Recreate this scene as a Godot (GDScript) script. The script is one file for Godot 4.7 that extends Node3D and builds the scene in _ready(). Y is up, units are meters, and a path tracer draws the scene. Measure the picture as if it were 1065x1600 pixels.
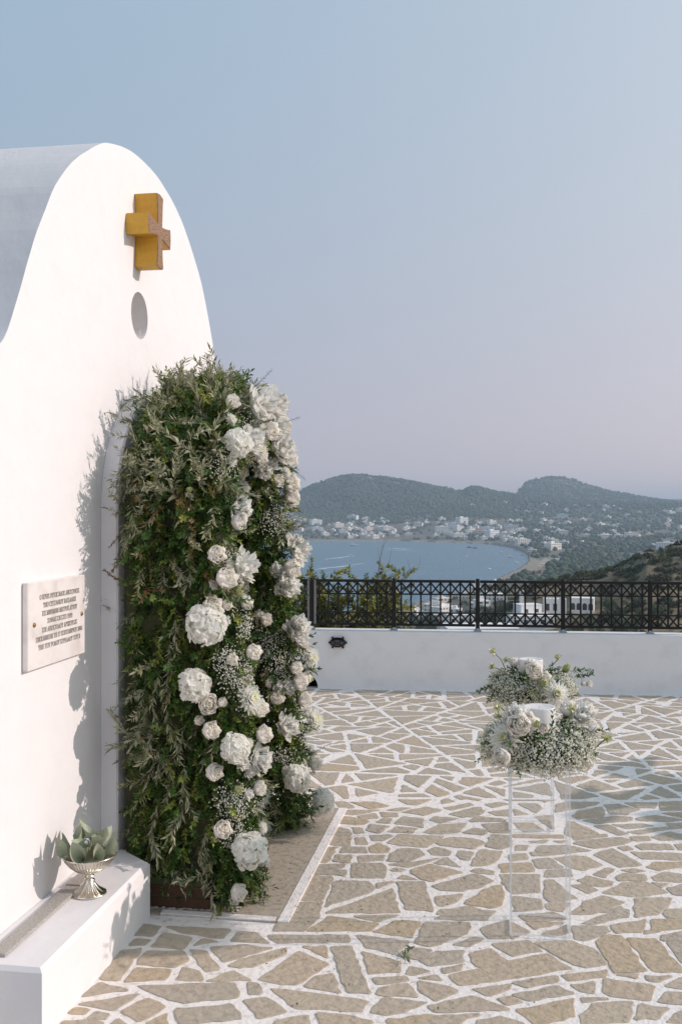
extends Node3D
# ---------- camera constants: pixels of the 1065x1600 photograph -> directions ----------
const F := 1555.0
const CX := 532.5
const CY := 800.0
const EYE := 1.7
const SEA := 85.0            # eye height above the sea
const U3 := Vector3(0.15694, 0.0, -0.98761)   # along the chapel front
const N3 := Vector3(0.98761, 0.0, 0.15694)    # out of the chapel front
const FRONT := -1.708
var rng := RandomNumberGenerator.new()
var taken := {}
var M := {}
var nz := FastNoiseLite.new()
var nz2 := FastNoiseLite.new()

# ---------- mesh collector ----------
class MB:
	var v := PackedVector3Array()
	var n := PackedVector3Array()
	var c := PackedColorArray()
	var ix := PackedInt32Array()
	var col := Color(1, 1, 1)
	func pt(p: Vector3, nn: Vector3) -> int:
		v.append(p); n.append(nn); c.append(col)
		return v.size() - 1
	func tri(a: Vector3, b: Vector3, d: Vector3):
		var nn := (d - a).cross(b - a)
		if nn.length_squared() < 1e-20: return
		nn = nn.normalized()
		var i := pt(a, nn); pt(b, nn); pt(d, nn)
		ix.append_array(PackedInt32Array([i, i + 1, i + 2]))
	func quad(a: Vector3, b: Vector3, d: Vector3, e: Vector3):
		tri(a, b, d); tri(a, d, e)
	func box(mn: Vector3, mx: Vector3, t := Transform3D.IDENTITY):
		var p := []
		for k in 8: p.append(t * Vector3(mx.x if k & 1 else mn.x, mx.y if k & 2 else mn.y, mx.z if k & 4 else mn.z))
		for f in [[0, 2, 3, 1], [4, 5, 7, 6], [0, 4, 6, 2], [1, 3, 7, 5], [2, 6, 7, 3], [0, 1, 5, 4]]:
			quad(p[f[0]], p[f[1]], p[f[2]], p[f[3]])
	# a box with chamfered edges
	func cbox(mn: Vector3, mx: Vector3, ch: float, t := Transform3D.IDENTITY):
		var q := {}
		for k in 8:
			var sg := Vector3(1 if k & 1 else -1, 1 if k & 2 else -1, 1 if k & 4 else -1)
			var cor := Vector3(mx.x if k & 1 else mn.x, mx.y if k & 2 else mn.y, mx.z if k & 4 else mn.z)
			for a in 3:
				var o := -sg * ch
				o[a] = 0
				q[[k, a]] = t * (cor + o)
		var cen := t * ((mn + mx) * 0.5)
		for a in 3:
			for s in [0, 1]:
				var ks := []
				for k in 8:
					if ((k >> a) & 1) == s: ks.append(k)
				face([q[[ks[0], a]], q[[ks[1], a]], q[[ks[3], a]], q[[ks[2], a]]], cen)
		for a in 3:
			for k in 8:
				if (k >> a) & 1: continue
				var k2: int = k | (1 << a)
				var b: int = (a + 1) % 3
				var d: int = (a + 2) % 3
				face([q[[k, b]], q[[k2, b]], q[[k2, d]], q[[k, d]]], cen)
		for k in 8: face([q[[k, 0]], q[[k, 1]], q[[k, 2]]], cen)
	func face(p: Array, cen: Vector3):
		var nn: Vector3 = (p[2] - p[0]).cross(p[1] - p[0])
		if nn.dot(p[0] - cen) < 0: p.reverse()
		for k in range(1, p.size() - 1): tri(p[0], p[k], p[k + 1])
	# round bar between two points
	func bar(a: Vector3, b: Vector3, r0: float, r1: float, seg := 6, caps := false):
		var ax := (b - a)
		if ax.length() < 1e-6: return
		ax = ax.normalized()
		var e1 := ax.cross(Vector3.UP if absf(ax.y) < 0.9 else Vector3.RIGHT).normalized()
		var e2 := ax.cross(e1)
		var base := v.size()
		for k in seg + 1:
			var an := TAU * k / seg
			var o := e1 * cos(an) + e2 * sin(an)
			pt(a + o * r0, o); pt(b + o * r1, o)
		for k in seg:
			var i := base + k * 2
			ix.append_array(PackedInt32Array([i, i + 1, i + 2, i + 2, i + 1, i + 3]))
		if caps:
			for k in seg:
				var an := TAU * k / seg; var an2 := TAU * (k + 1) / seg
				tri(b, b + (e1 * cos(an) + e2 * sin(an)) * r1, b + (e1 * cos(an2) + e2 * sin(an2)) * r1)
				tri(a, a + (e1 * cos(an2) + e2 * sin(an2)) * r0, a + (e1 * cos(an) + e2 * sin(an)) * r0)
	# smooth grid of points rows x cols
	func grid(p: Array, rows: int, cols: int, inside = null):
		var base := v.size()
		var flip := 0
		for i in rows:
			for j in cols:
				var du: Vector3 = p[mini(i + 1, rows - 1) * cols + j] - p[maxi(i - 1, 0) * cols + j]
				var dv: Vector3 = p[i * cols + mini(j + 1, cols - 1)] - p[i * cols + maxi(j - 1, 0)]
				var nn := du.cross(dv)
				nn = nn.normalized() if nn.length_squared() > 1e-18 else Vector3.UP
				if inside != null and nn.dot(p[i * cols + j] - inside) < 0:
					nn = -nn
					flip += 1
				pt(p[i * cols + j], nn)
		for i in rows - 1:
			for j in cols - 1:
				var a := base + i * cols + j
				if flip * 2 > rows * cols: ix.append_array(PackedInt32Array([a, a + cols, a + 1, a + 1, a + cols, a + cols + 1]))
				else: ix.append_array(PackedInt32Array([a, a + 1, a + cols, a + 1, a + cols + 1, a + cols]))
	# lathe around y: profile of (radius, height)
	func lathe(pr: Array, seg: int, flute := 0, depth := 0.0, o := Vector3.ZERO):
		var p := []
		for i in pr.size():
			for k in seg + 1:
				var an := TAU * k / seg
				var r: float = pr[i].x
				if flute > 0 and pr[i].z > 0: r *= 1.0 - depth * pr[i].z * pow(absf(sin(an * flute * 0.5)), 3.0)
				p.append(o + Vector3(cos(an) * r, pr[i].y, sin(an) * r))
		grid(p, pr.size(), seg + 1)
	func leaf(o: Vector3, d: Vector3, side: Vector3, ln: float, w: float, fold := 0.25, bend := 0.15):
		var up := side.cross(d).normalized()
		var l := o + d * ln * 0.45 + side * w * 0.5 + up * w * fold
		var r := o + d * ln * 0.45 - side * w * 0.5 + up * w * fold
		var m := o + d * ln * 0.5
		var t := o + d * ln - up * ln * bend
		tri(o, l, m); tri(l, t, m); tri(o, m, r); tri(m, t, r)
	func mesh() -> ArrayMesh:
		var a := []
		a.resize(Mesh.ARRAY_MAX)
		a[Mesh.ARRAY_VERTEX] = v; a[Mesh.ARRAY_NORMAL] = n; a[Mesh.ARRAY_COLOR] = c; a[Mesh.ARRAY_INDEX] = ix
		var m := ArrayMesh.new()
		m.add_surface_from_arrays(Mesh.PRIMITIVE_TRIANGLES, a)
		return m

# ---------- helpers ----------
func numbered(nm: String) -> String:
	if not taken.has(nm):
		taken[nm] = 0
		return nm
	taken[nm] += 1
	return "%s_%03d" % [nm, taken[nm]]
func tag(o, label: String, category: String, group := ""):
	o.set_meta("label", label); o.set_meta("category", category)
	if group: o.set_meta("group", group)
	return o
func thing(nm: String, label: String, category: String, tr := Transform3D.IDENTITY, group := "") -> Node3D:
	var o := Node3D.new()
	o.name = numbered(nm); add_child(o); o.transform = tr
	tag(o, label, category, group)
	return o
func obj(nm: String, m: Mesh, mat: Material, parent: Node = null, tr := Transform3D.IDENTITY) -> MeshInstance3D:
	var o := MeshInstance3D.new()
	o.mesh = m; o.material_override = mat
	if parent == null:
		o.name = numbered(nm); add_child(o)
	else:
		o.name = nm; parent.add_child(o, true)
	o.transform = tr
	return o
func struct(nm: String, m: Mesh, mat: Material) -> MeshInstance3D:
	var o := obj(nm, m, mat)
	o.set_meta("kind", "structure")
	return o
func multi(nm: String, m: Mesh, mat: Material, trs: Array, cols: Array, parent: Node = null) -> MultiMeshInstance3D:
	var mm := MultiMesh.new()
	mm.transform_format = MultiMesh.TRANSFORM_3D
	mm.use_colors = cols.size() > 0
	mm.mesh = m
	mm.instance_count = trs.size()
	for i in trs.size():
		mm.set_instance_transform(i, trs[i])
		if cols.size() > 0: mm.set_instance_color(i, cols[i])
	var o := MultiMeshInstance3D.new()
	o.multimesh = mm; o.material_override = mat
	if parent == null:
		o.name = numbered(nm); add_child(o)
	else:
		o.name = nm; parent.add_child(o, true)
	o.set_meta("kind", "stuff")
	return o
func lin(r: float, g: float, b: float) -> Color: return Color(r, g, b).linear_to_srgb()
func rnd(a: float, b: float) -> float: return rng.randf_range(a, b)
func rvec() -> Vector3:
	var z := rnd(-1, 1); var a := rnd(0, TAU); var r := sqrt(1 - z * z)
	return Vector3(r * cos(a), z, r * sin(a))
func gpx(px: float, py: float) -> Vector2:       # pixel -> (x, depth) on the terrace floor
	var k := EYE / (py - CY)
	return Vector2((px - CX) * k, F * k)
func at(px: float, py: float, d: float) -> Vector3:
	return Vector3((px - CX) / F * d, EYE - (py - CY) / F * d, -d)
func loc(s: float, h: float, z: float) -> Vector3: return U3 * s + N3 * (FRONT + z) + Vector3.UP * h
func fr(s: float, h: float, z: float) -> Transform3D: return Transform3D(Basis(U3, Vector3.UP, N3), loc(s, h, z))
func aim(dir: Vector3, roll: float) -> Basis:     # basis whose y points along dir
	var y := dir.normalized()
	var x := y.cross(Vector3.FORWARD if absf(y.z) < 0.9 else Vector3.RIGHT).normalized()
	return Basis(x, y, x.cross(y)).rotated(y, roll)
func interp(t: Array, x: float) -> float:
	if x <= t[0][0]: return t[0][1]
	for i in range(1, t.size()):
		if x <= t[i][0]:
			var k: float = (x - t[i - 1][0]) / (t[i][0] - t[i - 1][0])
			return lerpf(t[i - 1][1], t[i][1], k)
	return t[-1][1]

# ---------- materials ----------
func noise_img(sz: int, freq: float, oct: int, seed_: int, type := FastNoiseLite.TYPE_SIMPLEX_SMOOTH) -> Image:
	var n := FastNoiseLite.new()
	n.noise_type = type; n.frequency = freq; n.fractal_octaves = oct; n.seed = seed_
	return n.get_seamless_image(sz, sz)
func tex_ramp(img: Image, stops: Array) -> ImageTexture:
	var sz := img.get_width()
	var o := Image.create(sz, sz, true, Image.FORMAT_RGB8)
	var g := Gradient.new()
	var off := PackedFloat32Array(); var cs := PackedColorArray()
	for s in stops: off.append(s[0]); cs.append(s[1])
	g.offsets = off; g.colors = cs
	for y in sz:
		for x in sz: o.set_pixel(x, y, g.sample(img.get_pixel(x, y).r))
	o.generate_mipmaps()
	return ImageTexture.create_from_image(o)
func tex_normal(img: Image, k: float) -> ImageTexture:
	var i: Image = img.duplicate()
	i.convert(Image.FORMAT_RGBA8)
	i.bump_map_to_normal_map(k)
	i.generate_mipmaps()
	return ImageTexture.create_from_image(i)
func std(c: Color, rough := 0.8, metal := 0.0) -> StandardMaterial3D:
	var m := StandardMaterial3D.new()
	m.albedo_color = c; m.roughness = rough; m.metallic = metal
	return m
func surf(c: Color, rough: float, tx: Texture2D, nt: Texture2D, scale: float, nscale := 1.0) -> StandardMaterial3D:
	var m := std(c, rough)
	if tx: m.albedo_texture = tx
	if nt:
		m.normal_enabled = true; m.normal_texture = nt; m.normal_scale = nscale
	m.uv1_triplanar = true; m.uv1_world_triplanar = true
	m.uv1_scale = Vector3.ONE * scale
	return m
func vcol(rough := 0.8, back := 0.0) -> StandardMaterial3D:
	var m := std(Color.WHITE, rough)
	m.vertex_color_use_as_albedo = true
	if back > 0: 
		m.backlight_enabled = true; m.backlight = Color(back, back, back)
	return m
func make_materials():
	var fine := noise_img(512, 0.05, 4, 3)
	var coarse := noise_img(512, 0.012, 5, 7)
	var cell := noise_img(512, 0.06, 3, 11, FastNoiseLite.TYPE_CELLULAR)
	var g8 := func(a: float) -> Color: return Color(a, a, a)
	var plaster_tx := tex_ramp(coarse, [[0.0, Color(0.985, 0.983, 0.98)], [0.45, Color(0.995, 0.994, 0.993)], [1.0, Color(1, 1, 1)]])
	var fine_n := tex_normal(fine, 3.0)
	var trowel_n := tex_normal(noise_img(1024, 0.006, 7, 17), 10.0)
	M.plaster = surf(Color(0.885, 0.875, 0.878), 0.9, plaster_tx, trowel_n, 0.8, 0.25)
	M.roof = surf(Color(0.885, 0.875, 0.876), 0.95, plaster_tx, tex_normal(noise_img(512, 0.035, 3, 21), 6.0), 2.6, 0.55)
	M.parapet = surf(Color(0.93, 0.925, 0.925), 0.9, tex_ramp(noise_img(512, 0.008, 6, 33), [[0.0, Color(0.955, 0.955, 0.95)], [0.4, Color(0.99, 0.99, 0.99)], [1.0, Color(1, 1, 1)]]), fine_n, 0.9, 0.25)
	var joint_tx := tex_ramp(noise_img(512, 0.03, 6, 5), [[0.0, Color(0.80, 0.77, 0.75)], [0.25, Color(0.935, 0.92, 0.91)], [0.42, Color(0.985, 0.98, 0.975)], [1.0, Color(1, 1, 1)]])
	M.joint = surf(Color(0.93, 0.905, 0.89), 0.95, joint_tx, tex_normal(noise_img(512, 0.06, 4, 6), 3.0), 1.3, 0.5)
	var stone_tx := tex_ramp(noise_img(1024, 0.022, 8, 41), [[0.0, Color(0.80, 0.785, 0.77)], [0.3, Color(0.945, 0.935, 0.925)], [0.6, Color(0.98, 0.975, 0.97)], [1.0, Color(1, 1, 1)]])
	var stone_n := tex_normal(noise_img(1024, 0.02, 7, 43), 7.0)
	M.stones = []
	for c in [Color(0.73, 0.675, 0.605), Color(0.715, 0.665, 0.60), Color(0.745, 0.69, 0.615), Color(0.705, 0.66, 0.60), Color(0.745, 0.68, 0.60), Color(0.74, 0.67, 0.575), Color(0.72, 0.675, 0.615)]:
		M.stones.append(surf(c, 0.85, stone_tx, stone_n, 1.1, 0.65))
	M.landing = surf(Color(0.715, 0.67, 0.61), 0.9, tex_ramp(noise_img(512, 0.03, 7, 51), [[0.0, Color(0.72, 0.70, 0.68)], [0.4, Color(0.92, 0.91, 0.895)], [1.0, Color(1, 1, 1)]]), tex_normal(noise_img(512, 0.08, 4, 52), 4.0), 1.5, 0.25)
	M.marble = surf(Color(0.905, 0.885, 0.88), 0.35, tex_ramp(noise_img(512, 0.006, 5, 61), [[0.0, Color(0.9, 0.885, 0.87)], [0.5, Color(0.985, 0.98, 0.975)], [1.0, Color(1, 1, 1)]]), null, 2.0)
	M.strip = surf(Color(0.70, 0.68, 0.66), 0.6, tex_ramp(cell, [[0.0, Color(0.7, 0.69, 0.68)], [0.5, Color(0.95, 0.95, 0.94)], [1.0, Color(1, 1, 1)]]), null, 4.0)
	M.gold = surf(Color(0.82, 0.63, 0.22), 0.55, tex_ramp(coarse, [[0.0, Color(0.93, 0.92, 0.90)], [0.5, Color(0.985, 0.985, 0.985)], [1.0, Color(1, 1, 1)]]), fine_n, 5.0, 0.2)
	M.wornwood = surf(Color(0.62, 0.50, 0.40), 0.75, tex_ramp(noise_img(512, 0.03, 6, 71), [[0.0, Color(0.45, 0.4, 0.36)], [0.5, Color(0.9, 0.87, 0.84)], [1.0, Color(1, 1, 1)]]), fine_n, 5.0, 0.8)
	M.iron = surf(Color(0.07, 0.06, 0.056), 0.7, tex_ramp(fine, [[0.0, Color(0.75, 0.7, 0.66)], [0.5, Color(1, 1, 1)], [1.0, Color(1, 1, 1)]]), null, 3.0)
	M.zinc = std(Color(0.62, 0.64, 0.66), 0.5, 0.6)
	M.oldcement = surf(Color(0.55, 0.54, 0.53), 0.95, joint_tx, fine_n, 6.0, 0.8)
	M.lampmetal = std(Color(0.18, 0.18, 0.18), 0.5, 0.3)
	M.lampglass = std(Color(0.42, 0.42, 0.40), 0.12)
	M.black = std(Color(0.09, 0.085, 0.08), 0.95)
	M.door = surf(Color(0.38, 0.28, 0.20), 0.6, joint_tx, fine_n, 2.0, 0.3)
	M.leafdark = vcol(0.5, 0.34)
	M.olive = vcol(0.66, 0.35)
	M.petal = vcol(0.8, 1.0)
	M.stem = vcol(0.7)
	M.backing = std(Color(0.30, 0.31, 0.20), 0.95)
	M.wax = std(Color(0.975, 0.965, 0.96), 0.45)
	M.wax.backlight_enabled = true; M.wax.backlight = Color(0.8, 0.78, 0.78)
	M.acrylic = std(Color(0.97, 0.98, 1.0, 0.012), 0.02)
	M.acrylic.transparency = BaseMaterial3D.TRANSPARENCY_ALPHA
	M.acrylic.metallic_specular = 0.15
	M.acryledge = std(Color(0.92, 0.94, 0.96, 0.30), 0.1)
	M.acryledge.transparency = BaseMaterial3D.TRANSPARENCY_ALPHA
	M.silver = surf(Color(0.86, 0.83, 0.78), 0.24, null, tex_normal(noise_img(256, 0.04, 3, 81), 2.0), 6.0, 0.15)
	M.silver.metallic = 1.0
	M.coneleaf = surf(Color(0.68, 0.70, 0.62), 0.6, tex_ramp(coarse, [[0.0, Color(0.85, 0.87, 0.84)], [1.0, Color(1, 1, 1)]]), fine_n, 9.0, 0.15)
	M.coneleaf.backlight_enabled = true; M.coneleaf.backlight = Color(0.3, 0.32, 0.25)
	M.glass = std(Color(1, 1, 1, 1), 0.0)
	M.glass.refraction_enabled = true; M.glass.refraction_scale = 0.05
	M.pot = surf(Color(0.58, 0.36, 0.25), 0.85, joint_tx, fine_n, 4.0, 0.4)
	M.crate = surf(Color(0.30, 0.20, 0.13), 0.8, joint_tx, fine_n, 5.0, 0.5)
	M.ink = std(Color(0.65, 0.625, 0.61), 0.8)
	M.brass = std(Color(0.62, 0.48, 0.28), 0.35, 0.8)
	M.land = vcol(0.95)
	M.land.albedo_texture = tex_ramp(noise_img(512, 0.02, 7, 91), [[0.0, Color(0.45, 0.45, 0.45)], [0.5, Color(0.9, 0.9, 0.9)], [1.0, Color(1, 1, 1)]])
	M.land.uv1_triplanar = true; M.land.uv1_world_triplanar = true; M.land.uv1_scale = Vector3.ONE * 0.012
	M.far = vcol(0.85)
	M.sea = surf(Color(0.31, 0.46, 0.54), 0.35, tex_ramp(noise_img(512, 0.006, 5, 93), [[0.0, Color(0.86, 0.88, 0.9)], [1.0, Color(1, 1, 1)]]), tex_normal(noise_img(512, 0.03, 5, 95), 5.0), 0.006, 0.8)
	M.foam = std(Color(0.78, 0.83, 0.85), 0.9)

# ---------- camera, sky, sun ----------
func make_light():
	var cam := Camera3D.new()
	cam.name = "camera"
	cam.fov = rad_to_deg(2.0 * atan(800.0 / F))
	cam.position = Vector3(0, EYE, 0); cam.near = 0.05; cam.far = 40000.0
	add_child(cam)
	cam.current = true
	var towards := Vector3(0.999, 0.0, -0.035).normalized() * cos(deg_to_rad(26.0)) + Vector3.UP * sin(deg_to_rad(26.0))
	var w := 512; var h := 256
	var im := Image.create(w, h, false, Image.FORMAT_RGBF)
	for y in h:
		var el := (0.5 - (y + 0.5) / h) * PI
		for x in w:
			var az := (x + 0.5) / w * TAU          # 0 = -z, a quarter turn = +x
			var dir := Vector3(sin(az) * cos(el), sin(el), -cos(az) * cos(el))
			var up := 1.0 - exp(-clampf(sin(maxf(el, 0.0)), 0, 1) * 4.6)
			var c := Vector3(0.45, 0.41, 0.475).lerp(Vector3(0.261, 0.435, 0.591), up)
			var near_sun := exp(2.2 * dir.dot(towards.slide(Vector3.UP).normalized()))
			c += Vector3(0.138 / (1.0 + 0.06 * near_sun), 0.091, 0.070) * near_sun     # the haze is brighter towards the sun
			if el < 0: c = c.lerp(Vector3(0.34, 0.33, 0.33), clampf(-el * 8.0, 0, 1))
			c /= 1.1
			im.set_pixel(x, y, Color(c.x, c.y, c.z))
	var pm := PanoramaSkyMaterial.new()
	pm.panorama = ImageTexture.create_from_image(im)
	var sky := Sky.new()
	sky.sky_material = pm
	var env := Environment.new()
	env.background_mode = Environment.BG_SKY; env.sky = sky
	env.tonemap_mode = Environment.TONE_MAPPER_LINEAR
	env.tonemap_exposure = 1.1
	env.sdfgi_enabled = true; env.ssao_enabled = true; env.ssil_enabled = true
	env.fog_enabled = true; env.fog_density = 0.00014; env.fog_light_color = Color(0.81, 0.89, 0.97)
	var we := WorldEnvironment.new()
	we.name = "environment"; we.environment = env
	add_child(we)
	var sun := DirectionalLight3D.new()
	sun.name = "sun"
	sun.light_energy = 0.93; sun.light_angular_distance = 0.5; sun.light_color = Color(1.0, 0.935, 0.905); sun.shadow_enabled = true
	add_child(sun)
	sun.look_at_from_position(towards * 50.0, Vector3.ZERO, Vector3.UP)

# ---------- terrace ----------
# outlines of the near flagstones, read off the photograph (five windows, each with its own origin and scale)
const STONE_PX := [
	[80.0, 1420.0, 3.328, [
		[440,135,475,85,570,92,522,147],[410,190,437,158,512,162,480,192],[525,195,590,128,732,152,690,208],[610,95,928,112,890,157,700,125],[748,190,790,158,858,172],
		[940,166,975,118,1060,125,1128,180,1000,172],[262,368,370,222,468,208,350,374],[450,288,500,222,688,225,712,270,640,303],[385,380,440,312,620,320,600,362],[655,372,690,305,770,325,788,372],
		[722,215,800,220,872,312,805,328],[830,198,1000,192,1140,205,895,278],[932,298,1000,265,1215,210,1205,240,1060,300,1000,305],[820,375,940,325,1030,370],[172,455,255,388,388,425],
		[160,495,450,448,325,528],[370,535,500,468,598,512,460,585],[460,405,960,388,972,462,680,490,600,470],[650,530,935,500,990,570,680,604,665,594],[100,545,125,515,185,522,175,548],
		[195,570,235,535,300,550,270,575],[500,600,598,552,612,640,510,650],[310,600,345,578,395,600,400,640,300,640],[60,590,180,580,270,598,250,640,60,640]]],
	[380.0, 1420.0, 3.328, [
		[30,385,75,385,90,440,30,445],[5,478,125,462,218,540,80,570],[85,372,285,225,445,290,265,398],[320,200,420,195,440,255],[320,405,370,358,465,340,497,435],[465,195,555,195,600,300,655,440,545,435,490,290],
		[150,418,650,480,605,535,440,520,270,520],[160,590,330,555,345,640,160,650],[385,548,560,560,670,590,640,640,415,640],[135,140,545,138,555,172,170,178],[340,115,450,40,700,80,655,115],[580,40,800,35,700,68],
		[680,120,790,65,920,70,870,150],[600,140,860,170,790,235,640,200],[625,230,800,275,815,330,655,335],[800,245,870,205,975,215,925,265],[675,365,840,355,850,375,700,395],[870,300,970,325,880,345,850,340],
		[705,415,860,392,905,460,700,448],[910,380,1065,405,1110,430,1000,480,920,430],[660,540,730,465,950,490,850,530,760,553],[750,580,940,555,1150,560,1100,640,770,640],[925,362,1000,345,1025,372]]],
	[680.0, 1420.0, 2.766, [
		[-30,425,160,378,315,435,0,450],[-65,225,0,188,120,183,112,228,-20,248],[-85,152,-40,62,145,62,140,105,30,150,-20,165],[85,155,170,122,210,130,140,165],[150,195,235,172,310,230,190,250,155,235],[25,262,115,242,110,262,40,278],
		[250,155,400,138,460,182,330,203],[60,290,480,195,590,260,190,320,100,333],[430,150,580,140,690,180,735,240,640,255,590,240],[345,322,520,292,530,315,390,340],[170,350,320,330,325,345,230,375],[340,375,520,335,590,365,400,398],
		[270,390,330,385,375,405,310,418],[355,440,590,390,590,470,430,500],[545,290,740,268,735,290,590,312],[585,330,680,318,685,368,620,355],[630,385,735,392,630,405],[735,305,950,335,915,395,760,380,725,360],
		[625,470,690,410,850,402,830,490,640,500],[690,145,740,115,800,118,905,270,770,275,745,225],[830,128,945,130,1065,260,1065,275,940,272],[790,288,870,285,870,302],[905,292,1010,295,960,320,920,310],[885,415,1000,430,960,475,870,478],
		[965,405,1000,358,1080,365,1100,420],[1000,335,1060,298,1130,300,1120,355],[1000,490,1065,440,1130,450,1130,510],[760,70,905,50,890,100,780,105],[935,50,1065,48,1080,85,935,92],[905,92,965,98,910,108],
		[590,75,735,78,740,100,650,138,600,130],[465,112,570,72,575,105,500,120],[335,60,405,100,330,125],[190,85,315,50,318,125,230,130],[0,45,90,5,255,12,215,50],[360,32,510,15,570,45,400,55],[400,62,540,62,430,88],
		[635,65,800,0,830,5,830,32,680,68],[975,120,1065,100,1130,110,1130,135,985,138],[1000,145,1120,145,1120,220,1065,235],[860,0,980,-5,960,25,870,35],[985,25,1010,5,1120,0,1120,42,1000,40],[180,490,290,465,370,498,180,520],[0,465,180,462,90,498,-50,505]]],
	[400.0, 1250.0, 3.132, [
		[160,505,322,500,302,575,240,640,88,640],[352,553,668,438,695,552],[330,215,380,130,455,145,465,190,455,228],[278,305,318,232,395,232,350,305],[415,258,430,232,530,232,545,258],[380,300,395,270,465,270,455,308],[488,185,530,185,545,215,490,218],
		[500,275,630,270,625,295,505,300],[465,320,485,308,615,310,632,330,630,382,470,382],[270,318,430,315,425,332,290,330],[240,360,255,330,440,348,435,370],[165,490,240,368,375,375,325,492],[345,520,390,395,555,400,580,430,555,455],
		[590,410,670,402,600,432],[695,402,815,402,830,430,865,545,735,535],[690,385,720,368,785,390],[660,345,680,332,725,340,700,352],[660,318,890,288,750,330],[645,300,660,265,700,240,790,240,825,270,740,305],[555,230,600,210,655,240,640,258,560,258],
		[545,150,560,120,650,130,600,162],[650,210,700,170,915,180,830,232,700,222],[645,155,690,132,790,140,760,162],[840,245,880,230,955,250,945,272,860,270],[870,205,960,182,1065,190,1120,210,1065,240,900,222],[985,270,1000,250,1060,258,1040,295,1000,290],
		[870,310,935,282,995,328],[755,345,850,315,1005,355,860,398,800,385],[862,422,1065,363,1158,395,1090,432,1000,445,900,442],[875,475,1005,462,980,500,900,520,880,500],[890,560,900,540,1040,520,1100,540,1065,564],[560,175,650,170,665,178,620,202,570,200],
		[470,135,515,138,525,162,490,165],[390,115,405,80,480,85,555,105,520,122],[400,52,600,50,500,72,420,70],[500,78,580,68,595,88,520,95],[590,110,625,88,665,92,650,115],[610,62,690,65,690,82,620,82],[680,115,720,82,815,90,810,135],
		[720,60,830,35,910,50,830,75],[850,100,870,82,990,90,900,115],[815,158,900,120,1030,115,990,160,900,168],[1015,160,1065,140,1130,150,1110,172],[470,12,570,10,650,30,560,45],[640,50,720,38,750,40,700,55],[700,0,850,0,790,25,740,22],
		[920,40,1040,15,1065,25,960,50],[945,70,1065,38,1120,55,1010,88],[390,10,430,8,480,38,415,40]]],
	[720.0, 1250.0, 3.087, [
		[20,500,120,430,185,412,200,450,195,510,150,522],[50,345,75,332,160,345,150,360],[45,315,100,240,195,250,180,290,140,310,60,320],[120,225,150,165,240,175,240,225,190,238],[100,118,230,110,230,160,150,158],[40,102,80,80,200,92,210,102,60,105],
		[0,80,10,50,90,35,105,65,60,82],[120,22,180,12,230,22,150,38],[135,60,225,48,228,78,170,75],[255,55,260,45,320,70,260,75],[280,20,360,18,390,40,360,62],[255,110,350,112,400,150,300,155],[360,80,440,75,440,140],[455,60,460,20,530,10,660,12,650,22,540,45],
		[540,80,560,55,680,35,690,70,680,82,560,92],[500,165,520,105,545,108,660,160,530,178],[245,168,480,170,495,185,260,182],[255,230,270,218,325,220,310,245,260,245],[330,200,410,195,400,208,350,208],[450,200,510,198,480,208],[360,240,380,222,520,222,620,245,500,258,370,252],
		[240,265,310,260,325,285,240,295],[340,255,480,262,350,270],[345,290,430,283,490,325,400,332,370,330],[185,310,330,302,355,345,200,350],[190,360,370,360,375,445,250,455,215,420],[410,340,530,335,535,370,410,372],[405,390,440,385,530,460,560,475,430,492,405,470],
		[245,465,380,480,390,525,260,540],[410,510,440,495,525,498,480,540,420,530],[455,280,530,272,600,272,680,315,590,340,520,325],[640,360,700,328,740,335,690,375],[565,390,610,368,735,395,720,415,640,418],[535,415,600,402,660,435,610,450],[530,550,600,490,680,462,785,492,640,550],
		[685,450,780,400,900,398,995,450,830,468],[840,475,1010,475,990,520,930,550,840,550],[745,375,790,355,885,365,895,388,760,390],[780,340,830,332,885,345,830,350],[640,265,730,235,870,315,760,325],[760,230,800,222,830,240,790,245],[825,252,1120,262,1120,292,870,285],
		[895,325,930,302,1075,300,1075,320,950,340],[920,370,990,348,1065,360,1110,375,1065,400,940,390],[1000,430,1065,410,1120,420,1120,465,1030,460],[920,400,1000,405,960,422],[840,225,880,212,1000,215,1025,240,870,240],[1035,215,1120,215,1120,242,1050,240],[545,210,560,200,760,180,830,195,780,215,640,235],
		[540,180,700,165,705,175,550,195],[640,125,710,120,800,165,760,170],[590,100,740,80,820,85,820,100,650,115],[730,120,870,115,920,125,800,140],[800,155,990,130,1000,140,860,165],[820,180,900,175,910,195,840,198],[915,180,1000,155,1065,165,1120,190,960,195],
		[840,90,930,75,1065,95,1000,105,860,100],[690,25,760,20,860,45,800,70,720,68],[790,15,940,15,935,40,850,38],[960,10,1120,5,1120,50,965,50],[970,65,1120,60,1120,90,1040,80],[990,115,1120,110,1120,135,1010,140],[670,540,770,515,800,550]]]]

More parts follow.
